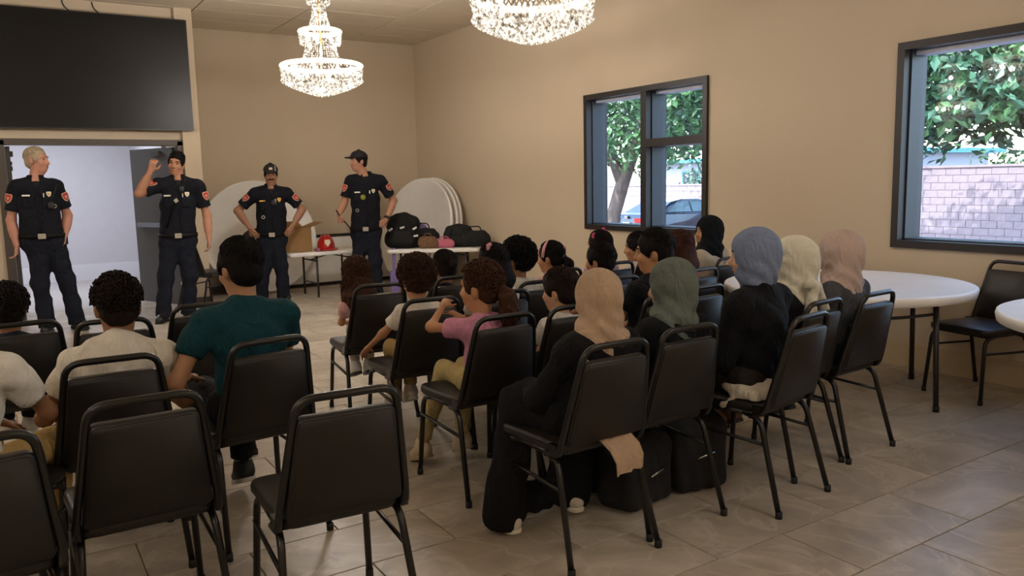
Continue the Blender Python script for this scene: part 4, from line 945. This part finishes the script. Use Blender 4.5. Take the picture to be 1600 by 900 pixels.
# headscarves --------------------------------------------------------
def hijab(c, cape=.5, back=.0, front=.2, vol=0., tail=None, knot=False, full=1., roll=1):
    def go(t, f, R, hs, neck, s, sh, w):
        m = fabric('scarf_'+c, c, .06); k = SDF(.008, .05); v = vol
        k.ell(f(0, -.018, .03), np.array([.092+v, .113+v, .104+v])*hs, R).ell(f(0, -.015, -.05), np.array([.082+v, .10+v, .10])*hs, R)
        k.cap(f(0, -.01, -.08), neck+A3(0, .005, .0), (.066 if roll >= 3 else .078)*hs, (.060 if roll >= 3 else .080)*s, k=.04)
        if cape:
            for q in (-1, 1): k.cap(neck+A3(0, 0, .0), neck+(sh[q]-neck)*cape+A3(0, -.0, .012), .072*s, .050*s, k=.06)
            if front: k.cap(neck+A3(0, .03, -.02), neck+A3(0, .075, -.02-front), .085*s, .075*s, k=.06)
            if back: k.cap(neck+A3(0, -.025, -.02), neck+A3(0, -.055, -.02-back), .088*s, .085*s, k=.06, ay=.5)
        k.cut_ell(f(0, .130, -.022), np.array([.060, .075, .080])*hs, R)
        if roll == 3:
            n_ = 20
            for lay, (ra, rb, dz, sag, tr) in enumerate(((.088, .080, -.012, .022, .030), (.120, .092, -.034, .060, .030), (.138, .098, -.052, .090, .024))):
                pts = [neck+A3(math.cos(6.283*i/n_)*ra*s*1.12, math.sin(6.283*i/n_)*rb*s-.018, dz+.010*math.sin(i*1.7+lay)-sag*max(0, -math.sin(6.283*i/n_))**2) for i in range(n_)]
                for i in range(n_): k.cap(pts[i], pts[(i+1) % n_], tr*s, tr*s, k=.012)
        elif roll:
            n_ = 12; pts = [neck+A3(math.cos(6.283*i/n_)*.078*s, math.sin(6.283*i/n_)*.072*s-.006, .012-.018*math.sin(6.283*i/n_)*(-1 if roll > 1 else 1)+.012*math.cos(6.283*i/n_)) for i in range(n_)]
            for i in range(n_): k.cap(pts[i], pts[(i+1) % n_], .026*s, .026*s, k=.014)
            pts2 = [p*A3(1, 1, 1)+A3((p-neck)[0]*.16, (p-neck)[1]*.16, -.034) for p in pts]
            for i in range(n_): k.cap(pts2[i], pts2[(i+1) % n_], .022*s, .022*s, k=.012)
        nc = neck
        k.disp(lambda X, Y, Z: .0045*np.sin(3*np.arctan2(Y-nc[1]+.03, X-nc[0])+Z*75+2*np.sin(X*22))*np.clip((nc[2]+.17*hs-Z)*8, 0, 1)+.0018*np.sin(Z*70+X*45+Y*60+2*np.sin(Y*30))*np.sin(Z*23+X*18))
        o = sobj('headscarf', k, m, t, extra=.006)
        if knot:
            n = SDF(.008, .02); p = neck+A3(-.01, -.10, .03)
            n.ell(p, (.045, .03, .035)).cap(p, p+A3(-.05, -.01, .02), .022, .03).cap(p+A3(-.01, 0, -.01), p+A3(-.05, -.02, -.14), .028, .035).cap(p+A3(.03, 0, 0), p+A3(.10, .0, -.12), .025, .034)
            n.disp(FOLD(.004, 50, 30)); sobj('knot', n, m, o, extra=.004)
        if tail:
            mb = MB(); wv = .075
            P = [Vector(p) for p in tail]; V = []; F = []
            for i, p in enumerate(P):
                for j in range(7): u = j/6-.5; V.append((p.x+u*wv*2*(1-.1*i/len(P)), p.y+.010*math.cos(u*15+i*.5), p.z+.012*u))
            for i in range(len(P)-1):
                for j in range(6): F.append((i*7+j, i*7+j+1, (i+1)*7+j+1, (i+1)*7+j))
            n = len(V); V += [(a, b_+.006, c_) for a, b_, c_ in V]; F += [tuple(n+i for i in reversed(q)) for q in F]
            edge = [i*7 for i in range(len(P))]; e2 = [i*7+6 for i in range(len(P))]
            for E_ in (edge, e2):
                for a, b_ in zip(E_, E_[1:]): F.append((a, b_, n+b_, n+a))
            mb.add(V, F, True); mb.build('scarf_tail', m, o)
    return go

# ---- the audience -------------------------------------------------
SK1, SK2, SK3 = 'b5835f', 'c69a7a', '8f6446'
seated('L0', 'boy in white shirt and khaki trousers cut off by the left edge', 1.06, head=(0, 10, 0), lean=.12, hair=h_curly('1c1512'), shirt='e0dace', sleeve=.62, skinc=SK3, pants='b89a62', hands={1: A3(.15, .33, .60), -1: A3(-.1, .35, .60)}, knees=.05, shoes=('3a3836', '222222'))
seated('c4', 'boy with short curly brown hair in a white polo shirt seen from behind', 0.997, lean=0.060, side=0.053, w=1.12, head=(4, 8, 0), hs=.98, hair=h_curly('231812', .004, .001), shirt='ddd5c6', collar='ddd5c6', skinc=SK3, pants='3a3630', hands={1: A3(.16, .22, .62), -1: A3(-.14, .22, .6)}, scale=.86)
seated('c5', 'man in a teal polo shirt with short dark hair seen from behind', 1.115, lean=0.050, side=0.007, w=1.12, head=(12, 6, 0), hs=1.0, hair=h_short('140f0d', .0, .004), shirt='123c44', collar='123c44', skinc='a87c5c', pants='16161a', hands={-1: A3(-.20, .16, .66), 1: A3(.10, .28, .62)}, shoes=('222222', 'c8c4bc'), socks='c8c4bc', scale=.94)
seated('L3', 'small curly-haired child at the far left facing the officers', 0.890, lean=0.000, side=-0.022, head=(-10, 8, 0), hair=h_curly('1f1511', .006, .012), shirt='1e2430', pants='20242c', skinc=SK3)
seated('P1', 'girl in a pale pink shirt with long loose wavy brown hair', 0.885, lean=0.020, side=-0.073, head=(14, 4, 0), hair=long_hair('4d3325', .16, 1.0, .005), shirt='cfa2a0', pants='c8b8a8', skinc=SK1, hands={-1: A3(-.10, .17, .57)}, shoes=('d8d4cc', '333333'))
seated('P2', 'boy with bushy curly brown hair, white shirt and khaki trousers', 0.926, lean=0.030, side=0.028, head=(0, 6, 0), hair=h_curly('41281a', .008, .022), shirt='dcd2c4', collar='dcd2c4', pants='a88c5c', skinc=SK1, hands={-1: A3(-.24, .20, .50)}, shoes=('c8b8a0', 'b0a898'))
seated('P3', 'child with dark hair in a bun and black shirt near the bag table', 0.895, lean=-0.020, side=0.016, head=(8, 0, 0), hair=long_hair('1d1412', .0, 1., bun=True), shirt='17161a', collar='c8c0b0', pants='20242c', skinc=SK3)
seated('P4', 'girl in pink polo with brown ponytail raising a hand to her mouth', 0.950, lean=0.030, side=0.032, head=(30, 2, 0), hair=long_hair('4a2e1e', .10, 1.15, .006, tail=True), hs=.98, shirt='c888a0', pants='b8a470', skinc=SK1, hands={-1: A3(-.07, .19, .85), 1: A3(.03, .17, .78)}, socks='d07888', shoes=('c4b090', 'a89878'), feet={-1: A3(-.13, .36, .115), 1: A3(.08, .30, .14)})
seated('P5', 'girl with dark hair and a pink flower clip behind the ponytail girl', 0.982, lean=0.000, side=0.067, head=(14, 4, 0), hair=long_hair('181213', .08, .9, clips=((-.055, -.04, .11, 'd89aa0'),)), shirt='d0c8bc', pants='20242c', skinc=SK1)
seated('P6', 'child with bushy black curls and a white shirt', 0.967, lean=0.000, side=-0.007, head=(24, 4, 0), hair=h_curly('120e0d', .007, .018), shirt='dcd6ca', pants='20242c', skinc=SK3)
seated('P7', 'girl in pink with black hair, a pink headband and bow', 0.912, lean=0.000, side=0.068, head=(30, 4, 0), hair=long_hair('0f0c0d', .06, .9, tail=True, band='d89aa0', clips=((.03, -.105, .06, 'd89aa0'),)), shirt='d0a0a8', pants='20242c', skinc=SK1)
seated('P8', 'boy with straight brown hair and white shirt beside the beige headscarf', 0.896, lean=-0.020, side=0.049, head=(26, 6, 0), hair=h_short('291b14', .0, .006), shirt='dcd6cc', collar='dcd6cc', pants='20242c', skinc=SK2)
seated('P9', 'girl with dark hair and two pink bows close to the wall', 0.956, lean=0.000, side=0.031, head=(18, 4, 0), hair=long_hair('1d1313', .06, .9, clips=((-.07, -.0, .09, 'c85a78'), (.03, -.03, .125, 'd05080'))), shirt='c8a0a8', pants='20242c', skinc=SK1)
seated('P10', 'boy with smooth dark hair and blue shirt in front of the beige headscarf', 0.935, lean=0.000, side=0.047, head=(16, 2, 0), hair=h_short('16100f', .0, .006), shirt='2a3a6a', pants='20242c', skinc=SK1)
seated('P12', 'boy in a white T-shirt looking left below the window', 0.923, lean=0.000, side=0.048, head=(48, 4, 0), hair=h_short('17100f', .0, .005), shirt='c8c4c0', pants='20242c', skinc=SK1, do_face=True)
seated('P13', 'boy in a black shirt with dark hair turned to the left', 1.055, lean=-0.020, side=0.109, head=(42, 4, 0), hair=h_short('17110f', .0, .005), shirt='141417', pants='18181c', skinc=SK1, do_face=True)
seated('P14', 'girl in a pink top with straight shoulder-length brown hair', 0.980, lean=0.000, side=0.047, head=(14, 2, 0), hair=long_hair('4a2d26', .15, 1.0), shirt='c04a78', pants='20242c', skinc=SK1)
# women in headscarves
seated('P11', 'woman in a beige headscarf and black dress seen from behind, nearest to the aisle', 0.989, lean=-0.030, side=0.081, w=1.12, head=(8, 8, 0), hs=.94, shirt='131214', sleeve=1.5, skirt='131214', skinc=SK2, cover=hijab('b49a80', .66, .05, .16, -.005, roll=4, tail=[(.02, -.165, .82), (.03, -.178, .74), (.035, -.18, .66), (.04, -.172, .58), (.04, -.168, .52), (.05, -.20, .475), (.055, -.262, .44), (.06, -.285, .40), (.062, -.285, .35)]), scale=.82, leg=.58, knees=.03, feet={-1: A3(-.19, .20, .10), 1: A3(.16, .22, .10)}, shoes=('d8d0c0', 'e4dccc'))
seated('P15', 'woman in a grey-green headscarf and black dress', 0.991, lean=-0.030, side=0.098, w=1.1, head=(26, 8, 0), hs=.94, shirt='121315', sleeve=1.5, skirt='121315', skinc=SK2, cover=hijab('626a62', .45, .06, .15, .0, roll=4), scale=.82, leg=.6, knees=.04, shoes=('b08078', 'c8a898'))
seated('P16', 'woman in a black headscarf and cream sleeves in profile below the window', 1.037, lean=0.000, side=0.070, head=(62, 0, 0), hs=.94, shirt='cbbda4', sleeve=1.5, pants='20242c', skinc=SK1, do_face=True, cover=hijab('0e1316', .6, .16, .22, .004), scale=.84)
seated('P17', 'woman in a blue-grey headscarf and black cardigan over a white blouse', 1.095, lean=0.020, side=0.001, w=1.12, head=(34, 4, 0), hs=.97, shirt='0f0f12', sleeve=1.5, collar='cfc6b4', pants='2a241f', skinc=SK2, do_face=True, cover=hijab('75819a', .0, .0, .0, .003, roll=0), scale=.90, shoes=('5a3a28', '3a2a20'), hips=.02)
seated('P18', 'woman in a cream-white headscarf knotted behind her neck', 1.021, lean=-0.030, side=0.062, w=1.05, head=(22, 6, 0), hs=.95, shirt='151518', sleeve=1.5, pants='2c2622', skinc=SK2, cover=hijab('d6d1bd', .35, .03, .1, .010, knot=True), scale=.84, shoes=('6a4630', '3a2a20'))
seated('P19', 'woman in a pale pink headscarf and grey top by the round table', 1.034, lean=-0.020, side=-0.000, w=1.08, head=(28, 2, 0), hs=.97, shirt='4a4a4e', sleeve=1.5, pants='22232a', skinc=SK2, do_face=True, cover=hijab('bba69c', 1.05, .17, .22, .006, roll=2), scale=.86, shoes=('3a3030', '222222'))
hm17 = SDF(.01, .03); hm17.ell((0, -.045, .515), (.195, .150, .055)).ell((-.06, -.12, .475), (.13, .045, .05)).cap((-.17, -.06, .50), (-.185, .02, .44), .03, .022); hm17.cut_plane((0, 0, .478), (0, 0, -1), lo=(-.15, -.12, .40), hi=(.15, .2, .479)); hm17.disp(FOLD(.008, 55, 12))
p17 = [o for o in bpy.data.objects if o.get('label', '').startswith('woman in a blue-grey')][0]
sobj('blouse_hem', hm17, fabric('cloth_cfc6b4', 'cfc6b4'), p17, extra=.008)
# black cloth bags on the floor under the chairs, water bottle
def floor_bag(loc, rz, w, d, h, label):
    t = empty('tote_bag', loc, math.radians(rz)); tag(t, label, 'bag')
    s = SDF(.01, .04); s.box((0, 0, h*.42), (w*.48, d*.42, h*.42), .05).box((0, 0, h*.72), (w*.40, d*.26, h*.20), .04); s.cut_plane((0, 0, .003), (0, 0, -1)); s.disp(FOLD(.007, 34, 10)); sobj('body', s, 'bagblack', t, extra=.01)
    for y in (-1, 1): MB().tube(fillet([(-w*.2, y*d*.2, h*.8), (-w*.14, y*d*.2, h*1.05), (w*.14, y*d*.2, h*1.05), (w*.2, y*d*.2, h*.8)], .05), .007, 6).build('handle', 'bagblack', t)
    MB().tube([(-.05, -d*.52, h*.45), (.04, -d*.54, h*.5)], .006, 6).build('zip', 'chrome', t)
floor_bag((2.32, 2.62, 0), 10, .34, .24, .36, 'black cloth bag on the floor under the chair of the grey-green headscarf')
floor_bag((2.66, 2.60, 0), -12, .30, .22, .40, 'black bag with silver zip between two chairs of the back row')
wb = empty('water_bottle', (2.58, 3.36, .485)); tag(wb, 'small clear plastic water bottle standing by the boy in black', 'bottle')
MB().lathe([(.001, 0), (.028, 0), (.03, .01), (.03, .13), (.014, .17), (.014, .185), (.001, .185)], 14).build('body', mat('pet', 'c8ccd0', .15, spec=.6), wb); MB().lathe([(.001, .185), (.016, .185), (.016, .205), (.001, .206)], 10).build('cap', 'cream', wb)

# ---- the four officers ---------------------------------------------
mat('navy', '15171f', .85, wrinkle=.5, bump=.25, bscale=300, var=.15, vscale=12, spec=.2); mat('navypants', '191c28', .85, wrinkle=.6, bump=.25, bscale=300, var=.15, vscale=12, spec=.2); mat('leather', '0a0908', .6, spec=.2); mat('boot', '0e0d0d', .45)
mat('patchred', 'b0302c', .7); mat('patchcream', 'd0b098', .7); mat('silver', 'c8c4b8', .3, metal=.8); mat('goldbadge', 'c8a050', .3, metal=.8); mat('radio', '101012', .5); mat('tee', '0d0d10', .9)
SHIELD = [(-.5, .55), (-.2, .62), (0, .55), (.2, .62), (.5, .55), (.55, .1), (.35, -.4), (0, -.7), (-.35, -.4), (-.55, .1)]
def officer(label, loc, az, J, hs, skinc, head, hairc, belly, palm, curl, cap=None, bald=False, extras=()):
    t = empty('person', (loc[0], loc[1], 0), math.pi-math.radians(az)); tag(t, label, 'person', 'fire officers facing the audience')
    P = {k: A3(-v[0], v[2] if len(v) > 2 else 0., v[1]) for k, v in J.items()}
    R = rot(*head); hc = P['head']; neck = (P['sL']+P['sR'])/2+A3(0, .0, .085); neck[2] = max(neck[2], hc[2]-.175*hs); pel = P['belt']; mid = (neck+pel)/2
    b = SDF(.0085, .035); f = head_prims(b, hc, R, hs)
    b.cap(neck-A3(0, 0, .04), hc-A3(0, .012, .06), .066, .060, k=.035)
    b.cap(pel, mid, belly*.8, .13, ay=.7).cap(mid, neck-A3(0, 0, .1), .14, .11, ay=.65).cap(P['sL'], P['sR'], .05)
    for q in 'LR':
        b.cap(P['s'+q], P['e'+q], .050, .042).cap(P['e'+q], P['w'+q], .043, .029).cap(P['e'+q]*.7+P['w'+q]*.3, P['e'+q]*.4+P['w'+q]*.6, .044, .036)
        d, n, sd = palm[q]; hand(b, P['w'+q], d, n, sd, 1.06, curl[q])
        hp = pel+A3((P['k'+q]-pel)[0]*.55, 0, -.10); b.cap(hp, P['k'+q], .085, .058).cap(P['k'+q], P['a'+q], .055, .04).cap(P['a'+q], P['a'+q]+A3(0, .05, -.04), .022)
    sobj('body', b, skin(skinc), t); face(t, f, R, hs, hairc, moustache=extras['moustache'] if isinstance(extras, dict) and 'moustache' in extras else None)
    ex = extras if isinstance(extras, dict) else {}
    # shirt with short sleeves
    c = SDF(.009, .045); e = .018
    c.cap(pel+A3(0, 0, .03), mid, belly+e*.3, .158+e, ay=.74).cap(mid, neck-A3(0, .0, .13), .150+e, .125+e, ay=.66).cap(P['sL']*.94+neck*.06-A3(0, 0, .01), P['sR']*.94+neck*.06-A3(0, 0, .01), .056+e*.5)
    for q in 'LR': c.cap(neck-A3(0, .01, .03), P['s'+q]*.9+neck*.1+A3(0, 0, .012), .062, .058, k=.05)
    for q in 'LR':
        s0, e0 = P['s'+q], P['e'+q]; c.cap(s0, s0+(e0-s0)*.35, .066, .066, k=.05).cyl(s0+(e0-s0)*.1, s0+(e0-s0)*.70, .066, .073, k=.02)
    c.cut_plane(pel+A3(0, 0, -.03), (0, 0, -1)); c.disp(FOLD(.005, 16, 30)); c.cut_ell(neck+A3(0, .085, .015), (.045, .07, .09)); shirt = sobj('shirt', c, 'navy', t, extra=.005); V = o_V[shirt.name]
    def front(x, z):
        m = (np.abs(V[:, 0]-x) < .02) & (np.abs(V[:, 2]-z) < .02); return V[m][:, 1].max() if m.any() else .12
    k_ = SDF(.007, .015); k_.cyl(neck-A3(0, 0, .03), neck+A3(0, .0, .045), .086, .074); k_.cut_ell(neck+A3(0, .10, .0), (.04, .08, .14)); sobj('collar', k_, 'navy', shirt)
    k_ = SDF(.007, .02); k_.cyl(neck-A3(0, -.012, .11), neck-A3(0, -.006, .022), .075, .070); sobj('undershirt', k_, 'tee', shirt)
    MB().tube([(neck[0], front(neck[0], z_)+.001, z_) for z_ in np.linspace(pel[2]+.03, neck[2]-.10, 9)], .006, 6, flat=2.).build('button_placket', 'navy', shirt)
    for sx in (-1, 1):
        x_ = mid[0]+sx*.085; z_ = mid[2]+.10; y_ = front(x_, z_-.03)
        MB().pad(rrect(.10, .11, .01, 2), frame_M((x_, y_-.006, z_-.05), (sx*.25, 1, .05)), .009, edge=.03).build('pocket', 'navy', shirt)
    # trousers
    k_ = SDF(.010, .04); k_.cap(pel-A3(.06, 0, .05), pel+A3(.06, 0, -.05), belly*.78, ay=.86)
    for q in 'LR':
        hp = pel+A3((P['k'+q]-pel)[0]*.55, 0, -.09); kn = P['k'+q]; an = P['a'+q]
        k_.cap(hp, kn, .108, .083).cap(kn, kn+(an-kn)*.6, .080, .074).cyl(kn+(an-kn)*.4, an+A3(0, 0, -.045), .076, .086, k=.02)
        k_.cap(hp+A3(np.sign(hp[0]-pel[0])*.05, -.02, -.02), hp+A3(np.sign(hp[0]-pel[0])*.06, -.02, -.2), .04, .035)
    k_.cut_plane(pel+A3(0, 0, .015), (0, 0, 1)); k_.disp(FOLD(.006, 14, 34)); sobj('trousers', k_, 'navypants', t, extra=.006)
    V2 = V[(np.abs(V[:, 2]-pel[2]-.005) < .02)]; cx = (V2[:, 0].min()+V2[:, 0].max())/2; cy = (V2[:, 1].min()+V2[:, 1].max())/2; rx = (V2[:, 0].max()-V2[:, 0].min())/2+.006; ry = (V2[:, 1].max()-V2[:, 1].min())/2+.006
    mb = MB(); n = 40; Vb = []; Fb = []
    for i in range(n):
        a = 2*math.pi*i/n
        for rr, zz in ((0, -.022), (.008, -.022), (.008, .022), (0, .022)): Vb.append((cx+(rx+rr)*math.cos(a), cy+(ry+rr)*math.sin(a), pel[2]+.0+zz))
    for i in range(n):
        for j in range(4): Fb.append((i*4+j, ((i+1) % n)*4+j, ((i+1) % n)*4+(j+1) % 4, i*4+(j+1) % 4))
    belt = mb.add(Vb, Fb, True).build('belt', 'leather', t)
    MB().box((cx-.035, cy+ry+.006, pel[2]-.026), (cx+.035, cy+ry+.016, pel[2]+.026)).build('buckle', 'silver', belt)
    for q in 'LR':
        an = P['a'+q]; d = J['t'+q] if 't'+q in J else (0, 1, 0)
        shoe(t, an+A3(0, 0, -.008), (-d[0], d[1], 0), 'boot', 'tire', 1.12)
    # badge, name plate, sleeve patches
    by = mid[2]+.135; bx_ = mid[0]-.10
    M = frame_M((bx_, front(bx_, by)+.004, by), (-.2, 1, .1)) @ Matrix.Scale(.042, 4); bdg = MB().prism(SHIELD, M, .2).build('badge', 'silver' if not ex.get('gold') else 'goldbadge', shirt)
    MB().prism([(.30*math.cos(a), .30*math.sin(a)) for a in [2*math.pi*i/10 for i in range(10)]], M @ Matrix.Translation((0, 0, .2)), .08).build('badge_seal', 'goldbadge', bdg)
    MB().box((-.035, -.007, 0), (.035, .007, .006), frame_M((mid[0]+.10, front(mid[0]+.10, by-.01)+.003, by-.01), (.15, 1, .1))).build('name_plate', 'silver' if not ex.get('gold') else 'goldbadge', shirt)
    MB().box((-.006, -.03, 0), (.006, .03, .008), frame_M((mid[0]-.055, front(mid[0]-.055, by-.02)+.003, by-.02), (0, 1, .1))).build('pen', 'silver', shirt)
    for q in 'LR':
        s0, e0 = P['s'+q], P['e'+q]; sx = np.sign((s0-neck)[0]); u = nz(e0-s0); nrm = nz(A3(sx*.62, .72, .12)-u*(A3(sx*.62, .72, .12)@u)); p0 = s0+(e0-s0)*.33+nrm*.068
        x_ = np.cross(-u, nrm); M = Matrix(((x_[0], -u[0], nrm[0], p0[0]), (x_[1], -u[1], nrm[1], p0[1]), (x_[2], -u[2], nrm[2], p0[2]), (0, 0, 0, 1)))
        pt = MB().prism(SHIELD, M @ Matrix.Scale(.075, 4), .09).build('sleeve_patch', 'patchcream', shirt)
        MB().prism(SHIELD, M @ Matrix.Translation((0, .001, .0066)) @ Matrix.Scale(.062, 4), .03).build('patch_field', 'patchred', pt)
        MB().prism([(-.3, .2), (.3, .2), (.3, .05), (.1, -.02), (.12, -.35), (-.12, -.35), (-.1, -.02), (-.3, .05)], M @ Matrix.Translation((0, .0, .0084)) @ Matrix.Scale(.055, 4), .02).build('patch_emblem', 'patchcream', pt)
    if ex.get('strap'):
        p = [(mid[0]-.13, .02, neck[2]-.02), (mid[0]-.05, front(mid[0]-.05, mid[2]+.16)+.006, mid[2]+.16), (mid[0]+.03, front(mid[0]+.03, mid[2]+.04)+.008, mid[2]+.04), (mid[0]+.13, front(mid[0]+.13, pel[2]+.10)+.004, pel[2]+.09)]
        MB().tube(fillet(p, .06), .013, 8, flat=.4).build('radio_strap', 'leather', t)
        z_ = mid[2]+.07; MB().box((-.02, -.02, 0), (.02, .02, .008), frame_M((mid[0]+.015, front(mid[0]+.015, z_)+.014, z_), (0, 1, 0)) @ Matrix.Rotation(.6, 4, 'Z')).build('strap_ring', 'silver', t)
    if ex.get('mic'):
        mx, mz = ex['mic']; y_ = front(mid[0]+mx, mid[2]+mz)
        mc = MB().pad(rrect(.055, .075, .02, 4), frame_M((mid[0]+mx, y_, mid[2]+mz), (0, 1, .1)), .03, edge=.1, bulge=.006).build('radio_microphone', 'radio', t)
        MB().tube(fillet([(mid[0]+mx, y_+.02, mid[2]+mz+.03), (mid[0]+mx-.04, y_+.03, mid[2]+mz+.12), (mid[0]+mx-.07, y_-.0, neck[2]-.06)], .04), .005, 6).build('cord', 'radio', mc)
    if ex.get('lower'):
        mx, mz = ex['lower']; y_ = front(mid[0]+mx, pel[2]+mz); MB().tube([(mid[0]+mx+.018*math.cos(a), y_+.012, pel[2]+mz+.018*math.sin(a)) for a in [2*math.pi*i/12 for i in range(12)]], .005, 6, closed=True).build('key_ring', 'silver', t)
    if ex.get('disc'):
        mx, mz = ex['disc']; y_ = front(mid[0]+mx, mid[2]+mz); MB().lathe([(.001, 0), (.034, 0), (.034, .012), (.001, .014)], 18, M=frame_M((mid[0]+mx, y_, mid[2]+mz), (0, 1, 0))).build('round_badge', mat('greenbadge', '8a8a30', .5), t)
    if ex.get('radio'):
        MB().box((pel[0]+ex['radio']-.03, -.03, pel[2]-.10), (pel[0]+ex['radio']+.03, .03, pel[2]+.06)).build('belt_radio', 'radio', t)
    # hair, cap
    hair_short(t, f, R, hs, hairm(hairc), 0, -.004 if bald else -.003, low=-.016 if bald else -.012)
    if cap:
        k_ = SDF(.006, .02); k_.ell(f(0, -.008, .050), np.array([.090, .112, .086])*hs, R).cap(f(0, -.01, .125), f(0, -.01, .128), .02*hs); k_.cut_plane(f(0, 0, .046), R@A3(0, -.10, -1)); cp = sobj('cap', k_, mat('capcloth', '14151a', .85, bump=.2, bscale=260, var=.1), t)
        k_ = SDF(.005, .01); k_.ell(f(0, .095, .046), np.array([.072, .085, .012])*hs, R); k_.cut_ell(f(0, -.012, .06), np.array([.084, .106, .09])*hs, R); sobj('brim', k_, mat('capcloth', '14151a'), cp)
        MB().prism([(-.5, -.3), (.5, -.3), (.4, .3), (-.4, .3)], frame_M(f(0, .104, .085), R@A3(0, 1, .35)) @ Matrix.Scale(.045*hs, 4), .1).build('cap_emblem', 'patchcream', cp)
        if cap == 2: MB().box((-.004, -.03, 0), (.004, .03, .01), frame_M(f(-.05, .085, .085), R@A3(-.5, 1, .2))).build('pen', 'silver', cp); MB().tube([f(.03, -.12, .03), f(-.03, -.12, .03)], .012, 6).build('snap_strap', 'radio', cp)
    if ex.get('watch'):
        w_ = P['wR']; u = nz(P['wR']-P['eR']); MB().lathe([(.034, -.018), (.042, -.016), (.044, 0), (.042, .016), (.034, .018)], 16, M=frame_M(w_-u*.02, u)).build('watch', 'radio', t)
    return t, f, P
OB = .185
officer('older officer with short fair hair, hand in pocket, in the doorway', (.465, 9.532), 2.8, dict(head=(-.075, 1.775, .0), sL=(-.285, 1.50), sR=(.075, 1.50, .02), eL=(-.352, 1.175, -.02), wL=(-.325, .93, .06), eR=(.152, 1.205, -.05), wR=(.115, 1.01, .02), belt=(-.095, 1.01), kL=(-.155, .52, .02), aL=(-.125, .095, .0), kR=(.085, .53, .02), aR=(.15, .11, -.02), tL=(-.2, 1), tR=(.45, 1)),
    1.10, 'bd8874', (62, 0, 0), 'a8977e', .198, {'L': ((.1, .25, -1), (.9, .2, 0), -1), 'R': ((.2, .2, -1), (1, 0, 0), 1)}, {'L': .9, 'R': .6}, bald=True, extras=dict(mic=(-.11, .02), gold=False, lower=(-.14, .30), radio=-.20))
officer('officer with dark hair raising one hand beside the door jamb', (1.58, 9.464), 9.5, dict(head=(.128, 1.735, .02), sL=(-.075, 1.50, .02), sR=(.335, 1.475), eL=(-.265, 1.415, .12), wL=(-.135, 1.655, .14), eR=(.405, 1.15, -.02), wR=(.405, .90, .04), belt=(.09, .95), kL=(-.07, .49, .02), aL=(-.125, .095, .05), kR=(.18, .49, .02), aR=(.135, .10, -.02), tL=(-.3, 1), tR=(.3, 1)),
    1.04, 'b07e64', (-18, 6, -12), '120e0d', .182, {'L': ((-.35, .25, 1), (-.4, -.9, .2), -1), 'R': ((0, .2, -1), (1, 0, 0), 1)}, {'L': 1.3, 'R': .8}, extras=dict(strap=True, mic=(-.05, .19)))
officer('officer with moustache and dark cap, both hands on his belt', (2.819, 10.082), 15.6, dict(head=(.097, 1.61, .03), sL=(-.115, 1.375), sR=(.285, 1.365), eL=(-.325, 1.17, -.06), wL=(-.195, .965, .06), eR=(.455, 1.165, -.06), wR=(.325, .975, .06), belt=(.065, .868), kL=(-.05, .45, .02), aL=(-.115, .095), kR=(.155, .45, .02), aR=(.165, .095), tL=(-.3, 1), tR=(.3, 1)),
    1.0, 'a0745c', (0, 8, 0), '100c0b', .172, {'L': ((-.55, .45, -.8), (-.6, -.7, 0), -1), 'R': ((.55, .45, -.8), (.6, -.7, 0), 1)}, {'L': .5, 'R': .5}, cap=2, extras=dict(moustache='0f0b0a', mic=(-.03, .10), gold=True, lower=(.10, .22)))
t4, f4, P4_ = officer('tall officer in dark cap looking left with hand on hip', (3.976, 9.736), 22.2, dict(head=(-.025, 1.755, .03), sL=(-.14, 1.505), sR=(.25, 1.495, .02), eL=(-.232, 1.225, -.02), wL=(-.30, 1.09, .14), eR=(.405, 1.245, -.08), wR=(.30, 1.01, .02), belt=(.03, .897), kL=(-.09, .46, .02), aL=(-.115, .095), kR=(.135, .46, .02), aR=(.135, .095), tL=(-.3, 1), tR=(.3, 1)),
    1.05, 'b08068', (-66, 0, 0), '1a1210', .185, {'L': ((-.1, .75, -.5), (-.8, -.3, -.4), -1), 'R': ((.75, .35, -.55), (.35, -.9, 0), 1)}, {'L': 1.6, 'R': .25}, cap=1, extras=dict(watch=True, disc=(.03, .06), lower=(.11, .24)))
st_ = MB().tube([tuple(P4_['wL']+A3(.03, .06, .06)), tuple(P4_['wL']+A3(-.03, .07, -.04)), tuple(P4_['wL']+A3(-.19, .05, -.24))], .008, 8)
stk = st_.build('pointer_stick', 'leather'); stk.matrix_world = Matrix.Translation(t4.location) @ Matrix.Rotation(t4.rotation_euler[2], 4, 'Z'); tag(stk, 'dark thin stick held by the tall officer in the cap', 'stick')
